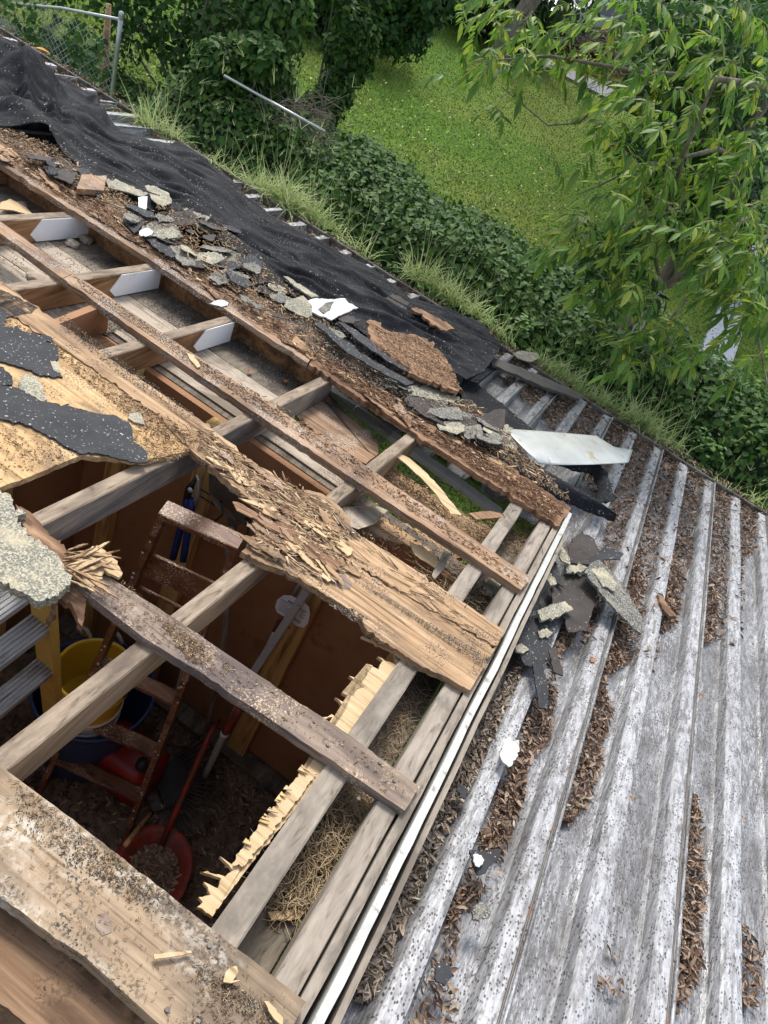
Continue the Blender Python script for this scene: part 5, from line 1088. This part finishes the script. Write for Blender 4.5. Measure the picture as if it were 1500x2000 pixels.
for x,y in zip(X,Y):
    z=ivyz(x,y); e=.05; gx=(ivyz(x+e,y)-z)/e; gy=(ivyz(x,y+e)-z)/e; q=np.array((-gx,-gy,1.)); q/=np.linalg.norm(q)
    pts.append(np.array((x,y,z))+q*rng.uniform(-.10,.07)+(q*abs(rng.normal(0,.05)) if rng.uniform()<.2 else 0)); nr.append(q*.8+np.array((0,-.2,.3)))
o=cloudmesh('ivy_leaves',pts,nr,.043,M['ivy'],seed=3); tag(o,'glossy ivy leaves covering the fence bank','ivy',kind='stuff')
def shrub(name,c,rad,n,size,m,lab,cat,seed,shape='vine',trunk=None,stretch=1.0,group=None,shell=.62):
    """bush or vine column: leaf shells on lumpy ellipsoid clumps"""
    r=np.random.default_rng(seed); c=np.array(c,float); rad=np.array(rad,float); t=empty(name,(c[0],c[1],max(GZ,c[2]-rad[2])),lab,cat,group)
    k=max(6,int(rad.prod()**(1/3)*22)); cl=[]
    for i in range(k):
        d=r.normal(0,1,3); d/=np.linalg.norm(d); cl.append((c+d*rad*r.uniform(.3,.85),rad.min()*r.uniform(.28,.5)))
    pts=[];nr=[]
    for i in range(n):
        cc,R=cl[r.integers(0,k)]; d=r.normal(0,1,3); d/=np.linalg.norm(d); p=cc+d*R*r.uniform(shell,1.12)*np.array((1,1,stretch)); pts.append(p); nr.append(d*.6+(p-c)/np.linalg.norm((p-c)/rad)/rad*.3*rad.min()+np.array((0,0,.4)))
    cloudmesh('foliage',pts,nr,size,m,t,seed,shape)
    # branches joining the clumps
    mb=MB(); base=np.array((c[0],c[1],max(GZ-.05,c[2]-rad[2]*1.0)))
    for cc,R in cl[:14]: mid=(base+cc)/2+np.array((r.normal(0,.05),r.normal(0,.05),.1)); mb.add(*tubev([base,mid,cc],[.03*trunk if trunk else .014,.014,.005],6))
    mb.build('stems' if not trunk else 'trunk',M['bark'],t); return t
def PYc(px,py,Y): return PY(px,py,Y)
c=PYc(330,150,5.9); shrub('vine_thicket',(-3.8,6.0,-1.1),(.50,.6,1.35),14000,.07,M['ivy'],'dense ivy thicket right of the chain link fence post','ivy thicket',11)
shrub('vine_thicket',(-5.6,7.6,-1.0),(2.0,1.1,1.5),11000,.085,M['bush'],'dark green thicket behind the chain link mesh','thicket',12)
c=PYc(655,100,7.2); shrub('vine_covered_tree',(c[0],7.2,-.9),(.36,.40,1.6),12000,.062,M['ivy'],'vine covered trunk rising between the lawn and the fence rail','tree',13,stretch=1.2,trunk=1.5)
c=PYc(740,10,8.6); shrub('vine_thicket',(c[0],8.5,-.3),(1.0,.6,.55),9000,.075,M['bush'],'leafy overhang at the top beside the lawn','thicket',14)
shrub('vine_thicket',(-2.75,5.6,-1.45),(.75,.55,.5),7000,.058,M['ivy'],'lower ivy mound under the bare fence rail','ivy thicket',15)
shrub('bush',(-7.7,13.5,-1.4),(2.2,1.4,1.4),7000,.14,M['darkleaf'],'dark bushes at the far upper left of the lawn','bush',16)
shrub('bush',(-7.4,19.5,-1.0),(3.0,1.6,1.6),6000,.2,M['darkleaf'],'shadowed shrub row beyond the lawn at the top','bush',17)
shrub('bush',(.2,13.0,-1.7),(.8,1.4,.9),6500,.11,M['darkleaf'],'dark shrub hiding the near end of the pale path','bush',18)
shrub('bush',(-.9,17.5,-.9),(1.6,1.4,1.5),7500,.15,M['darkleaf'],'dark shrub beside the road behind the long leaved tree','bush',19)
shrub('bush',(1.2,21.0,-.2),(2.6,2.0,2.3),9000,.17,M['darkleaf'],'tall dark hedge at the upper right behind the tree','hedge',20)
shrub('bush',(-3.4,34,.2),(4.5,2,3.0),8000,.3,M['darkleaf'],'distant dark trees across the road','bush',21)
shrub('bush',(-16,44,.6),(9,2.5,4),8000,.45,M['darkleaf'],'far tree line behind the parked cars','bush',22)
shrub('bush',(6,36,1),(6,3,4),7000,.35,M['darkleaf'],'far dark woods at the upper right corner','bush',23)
# big yard tree with two stems, its crown above the picture shading the lawn
def stem(name,pts,rad,parent,m='bark'):
    P_=[]; R_=[]
    for i in range(len(pts)-1):
        a,b=np.array(pts[i]),np.array(pts[i+1])
        for j in range(6): t=j/6; P_.append(a+(b-a)*t+np.array([noise.noise(Vector((a[0]*3+i+t,k,0)))*rad[i]*.35 for k in range(3)])); R_.append(rad[i]+(rad[i+1]-rad[i])*t)
    P_.append(np.array(pts[-1])); R_.append(rad[-1]); V,F=tubev(P_,R_,12); return mesh(name,V,F,M[m],parent,True)
b0=PZ(972,118,GZ); b1=PZ(1040,118,GZ)
yt_=empty('yard_tree',(b0+b1)/2,'twin trunked shade tree standing on the lawn by the road','tree')
stem('trunk',[b0,PY(1000,60,b0[1]),PY(1068,-60,b0[1]),b0+np.array((1.0,0,7))],[.24,.19,.17,.10],yt_)
stem('trunk',[b1,PY(1070,70,b1[1]),PY(1130,-50,b1[1]),b1+np.array((1.4,.5,7))],[.2,.16,.14,.09],yt_)
r=np.random.default_rng(5); pts=[];nr=[]
for i in range(4200):
    d=r.normal(0,1,3); d/=np.linalg.norm(d); p=np.array((-1.5,17.5,6.6))+d*np.array((5.0,4.0,2.0))*r.uniform(.5,1); pts.append(p); nr.append(d)
cloudmesh('crown',pts,nr,.34,M['treeleaf'],yt_,5,'vine')
#@@PART4
# ============================================================ NEAR TREE WITH LONG LEAVES
tb=np.array((-.05,5.8,GZ)); nt_=empty('long_leaved_tree',tb,'slender tree with drooping long yellow-green leaves beyond the roof edge','tree')
t0=PY(1160,735,5.8); t1=PY(1220,645,5.8); t2=PY(1292,556,5.8); t3=PY(1335,470,5.8); t4=PY(1400,330,5.8)
stem('trunk',[tb,t0,t1,t2,t3,t4,t4+np.array((.1,.1,1.6))],[.075,.068,.060,.052,.045,.038,.03],nt_)
def limb(pp,rad): stem('branch',[PD(*q) for q in pp],rad,nt_)
limb([(1290,560,6.05),(1320,545,6.0),(1352,532,5.9)],[.038,.03,.022])
limb([(1292,560,6.0),(1278,500,5.3),(1300,430,4.7),(1335,300,4.2),(1400,150,4.0)],[.012,.011,.011,.010,.008])
limb([(1340,400,4.9),(1300,415,4.6),(1250,425,4.4),(1200,455,4.2)],[.010,.009,.007,.004])
limb([(1480,330,5.0),(1400,290,4.8),(1330,310,4.6),(1240,330,4.5),(1130,380,4.6)],[.016,.013,.010,.006,.003])
limb([(1500,170,4.8),(1380,150,4.6),(1250,140,4.5),(1080,110,4.6),(930,120,4.8)],[.018,.014,.010,.007,.003])
limb([(1460,420,4.6),(1400,480,4.3),(1330,600,4.2),(1260,680,4.1)],[.012,.010,.006,.003])
limb([(1420,520,4.4),(1480,650,4.2),(1500,760,4.1)],[.010,.006,.003])
limb([(1200,180,4.6),(1130,240,4.8),(1070,245,4.9),(980,170,4.9)],[.008,.006,.004,.003])
# leafy sprays: midrib with paired long drooping leaflets
LV=[];LF=[];TW=MB()
def leaflet(p,d,nrm,l,r):
    k=len(LV); d=d/np.linalg.norm(d); s=np.cross(d,nrm); s/=np.linalg.norm(s)+1e-9; n_=np.cross(s,d); w_=l*r.uniform(.12,.17); dr=r.uniform(.05,.22)
    for t,wf in ((0,.05),(.25,.8),(.55,1),(.8,.6),(1,.02)):
        c=p+d*l*t-np.array((0,0,l*dr*t*t)); 
        for j in (-1,0,1): LV.append(c+s*w_*wf*j+n_*abs(j)*w_*.30*wf)
    for i in range(4):
        for j in range(2): b=k+3*i+j; LF.append((b,b+1,b+4,b+3))
def spray(px,py,dist,sc,r):
    p=PD(px,py,dist); a=r.uniform(0,6.28); el=r.uniform(-.8,.7); m=r.integers(5,8); q=p.copy(); pts=[q.copy()]
    step=.022*sc; d=np.array((math.cos(a)*math.cos(el),math.sin(a)*math.cos(el),math.sin(el)))
    for i in range(m):
        d=d+np.array((0,0,-.14)); d/=np.linalg.norm(d); q=q+d*step; pts.append(q.copy()); side=np.cross(d,(0,0,1)); side/=np.linalg.norm(side)+1e-9
        for s in (-1,1):
            if r.uniform()<.93: leaflet(q,side*s*r.uniform(.5,.9)+d*.6+np.array((0,0,-r.uniform(-.1,1.0))),np.array((0,0,1))+r.normal(0,.25,3),.064*sc*r.uniform(.55,1.3),r)
    leaflet(q,d+np.array((0,0,-.4)),np.array((0,0,1.)),.09*sc,r); TW.add(*tubev(pts,[.0022]+[.0014]*(len(pts)-1),4))
r=np.random.default_rng(21)
regs=[([(1200,0),(1500,0),(1500,420),(1380,420),(1290,330),(1230,180)],175,(3.9,5.6)),
 ([(1150,250),(1300,260),(1480,420),(1500,640),(1400,600),(1300,420),(1160,320)],115,(3.8,5.2)),
 ([(870,0),(1060,0),(1120,70),(1090,150),(1010,140),(930,90)],38,(4.4,5.6)),
 ([(900,110),(1090,130),(1060,190),(960,170)],12,(4.4,5.2)),
 ([(1060,480),(1150,430),(1240,450),(1220,540),(1120,540)],30,(3.9,4.6)),
 ([(1160,370),(1260,400),(1330,440),(1290,500),(1200,450)],26,(3.8,4.5)),
 ([(1130,560),(1250,530),(1290,580),(1240,640),(1160,610)],26,(3.8,4.5)),
 ([(1180,650),(1290,660),(1260,760),(1200,740)],18,(3.6,4.2)),([(1290,640),(1370,650),(1390,700),(1310,700)],13,(3.7,4.2)),
 ([(1390,430),(1500,440),(1500,560),(1420,640),(1350,560)],44,(3.7,4.6)),([(1430,600),(1500,590),(1500,760),(1450,720)],14,(3.6,4.2)),
 ([(1100,20),(1220,0),(1260,120),(1180,180),(1120,120)],26,(4.2,5.4))]
for poly,n,(d0,d1) in regs:
    xs_=[q[0] for q in poly]; ys_=[q[1] for q in poly]; k=0
    while k<n:
        x,y=r.uniform(min(xs_),max(xs_)),r.uniform(min(ys_),max(ys_))
        if inpoly((x,y),poly): spray(x,y-18,r.uniform(d0,d1),r.uniform(.7,1.25),r); k+=1
for x,y,d in ((960,205,4.6),(978,215,4.6),(1065,300,4.7),(1010,170,4.6),(950,95,4.7),(880,150,4.9),(1050,70,4.7),(900,95,4.8)): spray(x,y,d,1.0,r)
ip=[];inr=[]
for poly,n,(d0,d1) in [([(1230,0),(1500,0),(1500,430),(1400,420),(1300,330),(1240,200)],7000,(5.0,6.6)),([(1200,260),(1500,400),(1500,600),(1380,560),(1290,430)],3200,(4.9,6.2)),([(1100,440),(1260,440),(1300,640),(1180,620)],700,(4.6,5.4))]:
    k=0
    while k<n:
        x,y=r.uniform(1080,1520),r.uniform(-20,620)
        if inpoly((x,y),poly) and noise.noise(Vector((x*.012,y*.012,2)))>-.22: ip.append(PD(x,y,r.uniform(d0,d1))); inr.append(np.array((r.normal(0,.4),-.2+r.normal(0,.3),.8))); k+=1
cloudmesh('inner_foliage',ip,inr,.075,M['bush'],nt_,8,'lance')  # darker leaf colour paints the shade deep in the crown
nL=len(LV); tF=[(tuple(i+nL for i in f)) for f in TW.F if len(f)==4]; mesh('foliage',LV+TW.V,np.array(LF+tF),None,nt_,True,mats=[M['treeleaf'],M['bark']],mi=[0]*len(LF)+[1]*len(tF))
# cords wound round the trunk
mb=MB()
for i in range(7):
    y=560+i*9; c=PY(1288-i*7,575+i*10,5.8); 
cb=[[PY(1300,565,5.74),PY(1275,590,5.72),PY(1282,612,5.72),PY(1298,590,5.73)],[PY(1290,570,5.73),PY(1262,600,5.72),PY(1230,655,5.72),PY(1205,690,5.72)],[PY(1298,560,5.73),PY(1278,585,5.72),PY(1255,640,5.72),PY(1240,650,5.72)],[PY(1276,558,5.72),PY(1300,580,5.72),PY(1283,600,5.72),PY(1276,590,5.72)]]
for c in cb: mb.add(*tubev(c,.0055,6))
tag(mb.build('wound_cord',M['rope'],smooth=True),'pale cord looped around the fork of the slender tree','cord')
# ============================================================ FENCE
FY=5.5
fx=PY(235,45,FY)[0]; fn=empty('chain_link_fence',(fx,FY,GZ),'grey chain link fence with top rail half swallowed by ivy','fence')
pt_=PY(235,28,FY); rod('post',(fx,FY,GZ-.1),(fx,FY,pt_[2]),.018,M['galv'],fn,12); V,F=lathe([(0,.03),(.02,.02),(.021,0),(.021,-.03)],(fx,FY,pt_[2]),12); mesh('post_cap',V,F,M['galv'],fn,True)
l0=PY(-30,2,FY); l1=PY(120,16,FY); l2=PY(233,38,FY); V,F=tubev([l0+(l0-l1)*1.5,l0,l1,l2],.012,10); mesh('top_rail',V,F,M['galv'],fn,True)
r0=PY(438,148,FY); r1=PY(634,257,FY); V,F=tubev([r0,(r0+r1)/2,r1],.011,10); mesh('top_rail',V,F,M['galv'],fn,True)
mb=MB(); x0=fx-3.2; zt=l1[2]-.02; zb=GZ+.03; s=.062
def zz(n0,sg):
    pts=[]; z=zb
    return pts
W_=int(3.2/s)
for i in range(-int((zt-zb)/s),W_+1):
    for sg in (1,-1):
        xa=x0+i*s if sg>0 else fx-i*s; a=np.array((xa,FY,zb)); b=np.array((xa+sg*(zt-zb),FY,zt))
        # clip to the panel
        lo_,hi_=x0,fx; ts=sorted([(lo_-a[0])/(b[0]-a[0]),(hi_-a[0])/(b[0]-a[0])]); ta,tb_=max(0,ts[0]),min(1,ts[1])
        if tb_-ta>.02: mb.add(*tubev([a+(b-a)*ta,a+(b-a)*tb_],.0021,4))
mb.build('wire_mesh',M['greyp'],fn)
n=2600; X=rng.uniform(fx-3.2,fx+.1,n); Z=zb+(zt-zb)*rng.uniform(0,1,n)**1.2; kp=[noise.noise(Vector((x*2.5,z*2.5,6)))>-.02 for x,z in zip(X,Z)]; pts=np.stack([X,np.full(n,FY-.03)+rng.normal(0,.03,n),Z],1)[kp]; o=cloudmesh('fence_vines',pts,np.tile((0,-.6,.5),(len(pts),1)),.05,M['bush'],seed=41); tag(o,'loose vine leaves climbing the chain link mesh at upper left','vines',kind='stuff')
# dead stalk behind the mesh and twiggy brush
p=PY(200,130,5.9); tag(mesh('dead_stalk',*tubev([(p[0],5.9,GZ),(p[0]+.02,5.9,p[2]),(p[0]-.02,5.92,p[2]+.5)],[.05,.04,.02],8),M['tan'],smooth=True),'pale dead stalk behind the chain link mesh','stalk')
mb=MB(); r=np.random.default_rng(8)
for i in range(260):
    c=PY(r.uniform(490,640),r.uniform(190,300),5.75+r.uniform(-.2,.3)); a=r.uniform(0,6.28); d=np.array((math.cos(a),math.sin(a)*.5,r.normal(0,.6)))*r.uniform(.05,.22); mb.add(*tubev([c-d,c+np.array((0,0,r.normal(0,.02))),c+d],.0022,4))
tag(mb.build('twig_tangle',M['bark']),'brown twig tangle under the bare fence rail','twigs',kind='stuff')
# ============================================================ LAWN COVER, FAR THINGS
n=150000; X=rng.uniform(-9,2.5,n); Y=7.2+rng.uniform(0,1,n)**1.3*13; pts=np.stack([X,Y,np.full(n,GZ+.02)],1); pts[:,2]+=rng.uniform(0,.05,n)
nr=np.stack([rng.normal(0,.5,n),rng.normal(-.3,.5,n),np.full(n,1.)],1)
o=cloudmesh('lawn_cover',pts,nr,.030,M['lawnleaf'],seed=31,shape='vine'); tag(o,'low clover and grass blades over the lawn','lawn cover',kind='stuff')
n=700; X=rng.uniform(-7,0,n); Y=rng.uniform(7.5,13,n); pts=np.stack([X,Y,np.full(n,GZ+.075)],1); nr=np.tile((0,0,1.),(n,1)); M['yl']=plain('yellow_fallen_leaves',(.42,.38,.12),.6,0,.3)
o=cloudmesh('yellow_leaves',pts,nr,.04,M['yl'],seed=32,shape='vine'); tag(o,'scattered yellow leaves on the lawn','leaf litter',kind='stuff')
# underlay greenery seen down the open eave bays
n=16000; X=rng.uniform(-1.8,.4,n); Y=rng.uniform(3.0,5.5,n); M['undergrass']=islands('under_eave_grass',[(.02,.045,.008),(.045,.085,.015),(.08,.12,.03),(.07,.06,.03)],.7,.2); pts=np.stack([X,Y,np.full(n,GZ+.02)],1); nr=np.tile((0,0,1.),(n,1)); o=cloudmesh('grass_below',pts,nr,.035,M['undergrass'],seed=33,shape='lance'); tag(o,'grass on the ground seen through the open eave','grass',kind='stuff')
# brush pile by the road
c=PZ(1150,125,GZ); V=[];F=[]; r=np.random.default_rng(3); mb=MB()
for i in range(420):
    a=r.uniform(0,6.28); q=math.sqrt(r.uniform()); p=c+np.array((1.9*q*math.cos(a),1.2*q*math.sin(a),(1-q)*.9)); b=r.uniform(0,6.28); d=np.array((math.cos(b),math.sin(b),r.normal(0,.4)))*r.uniform(.15,.5); mb.add(*tubev([p-d,p+d],[.02,.008],4))
tag(mb.build('brush_pile',M['mulch']),'brown brush pile on the verge across the road','brush pile',kind='stuff')
# cars
M['carA']=plain('silver_car_paint',(.42,.44,.47),.25,.5,.04); M['carB']=plain('pale_green_grey_paint',(.45,.50,.47),.3,.3,.04); M['glass']=plain('dark_car_glass',(.03,.035,.04),.08,0,.05); M['tyre']=plain('tyre_rubber',(.02,.02,.02),.9)
M['lamp']=plain('clear_headlight',(.7,.72,.75),.15,.2,.05)
def car(loc,yaw,paint,lab,cat='car'):
    t=empty('parked_car',loc,lab,cat); ca,sa=math.cos(yaw),math.sin(yaw)
    W=lambda x,y,z:np.array((loc[0]+x*ca-y*sa,loc[1]+x*sa+y*ca,loc[2]+z))
    def hull(name,prof_,wd,m,inset=0,wt=None):
        # prof_: (x,z) side outline, widths narrowing upward
        V=[];k=len(prof_)
        for s in (-1,1):
            for x,z in prof_: V.append(W(x,s*(wd-(wt or 0)*max(0,(z-.85))),z))
        F=[tuple(range(k)),tuple(range(2*k-1,k-1,-1))]+[(i,(i+1)%k,(i+1)%k+k,i+k) for i in range(k)]; o=mesh(name,V,F,m,t); b=o.modifiers.new('b','BEVEL'); b.width=.05; b.segments=3; return o
    hull('body',[(-2.2,.3),(-2.25,.6),(-2.15,.92),(-1.5,1.0),(1.0,1.0),(1.9,.92),(2.2,.75),(2.25,.45),(2.2,.28)],.88,paint)
    hull('cabin',[(-1.9,.98),(-1.45,1.45),(.1,1.5),(.95,1.0)],.82,paint,wt=.25)
    for x0,x1,x2,x3 in ((-1.3,-1.1,-.55,-.5),(-.45,-.42,.12,.62)):
        for s in (-1,1): mesh('side_window',[W(x,s*(.835-.25*(z-.85)),z) for x,z in ((x0-.12,1.04),(x1-.05,1.38),(x2,1.42),(x3,1.04))],[(0,1,2,3)],M['glass'],t)
    mesh('windscreen',[W(.98,-.70,1.01),W(.98,.70,1.01),W(.24,.60,1.46),W(.24,-.60,1.46)],[(0,1,2,3)],M['glass'],t)
    mesh('rear_window',[W(-1.92,-.68,1.03),W(-1.92,.68,1.03),W(-1.52,.58,1.42),W(-1.52,-.58,1.42)],[(0,3,2,1)],M['glass'],t)
    for s in (-1,1):
        V,F=lathe([(0,.03),(.1,.03),(.1,-.02)],W(2.22,s*.62,.70),12,(ca,sa,0)); mesh('headlight',V,F,M['lamp'],t)
    mesh('grille',boxv(W(2.24,0,.58),W(.02,0,0)-W(0,0,0),W(0,.4,0)-W(0,0,0),(0,0,.08)),BF,M['black'],t)
    for x in (-1.35,1.4):
        for s in (-1,1):
            V,F=lathe([(.12,.11),(.30,.11),(.33,.07),(.33,-.07),(.30,-.11),(0,-.11)],W(x,s*.82,.33),20,(-sa,ca,0)); w_=mesh('wheel',V,F,M['tyre'],t,True)
            V,F=lathe([(0,.0),(.19,.0),(.2,-.02)],W(x,s*.94,.33),16,(-sa*s,ca*s,0)); mesh('rim',V,F,M['galv'],w_)
c1=PZ(992,32,GZ); car((c1[0]-1.0,c1[1]+1.0,GZ+.02),-1.2,M['carA'],'silver car parked at the top edge beside the tree trunk')
c2=PZ(1100,92,GZ); car((c2[0],c2[1]+.5,GZ+.02),-2.0,M['carB'],'pale grey-green car parked behind the twin trunks')
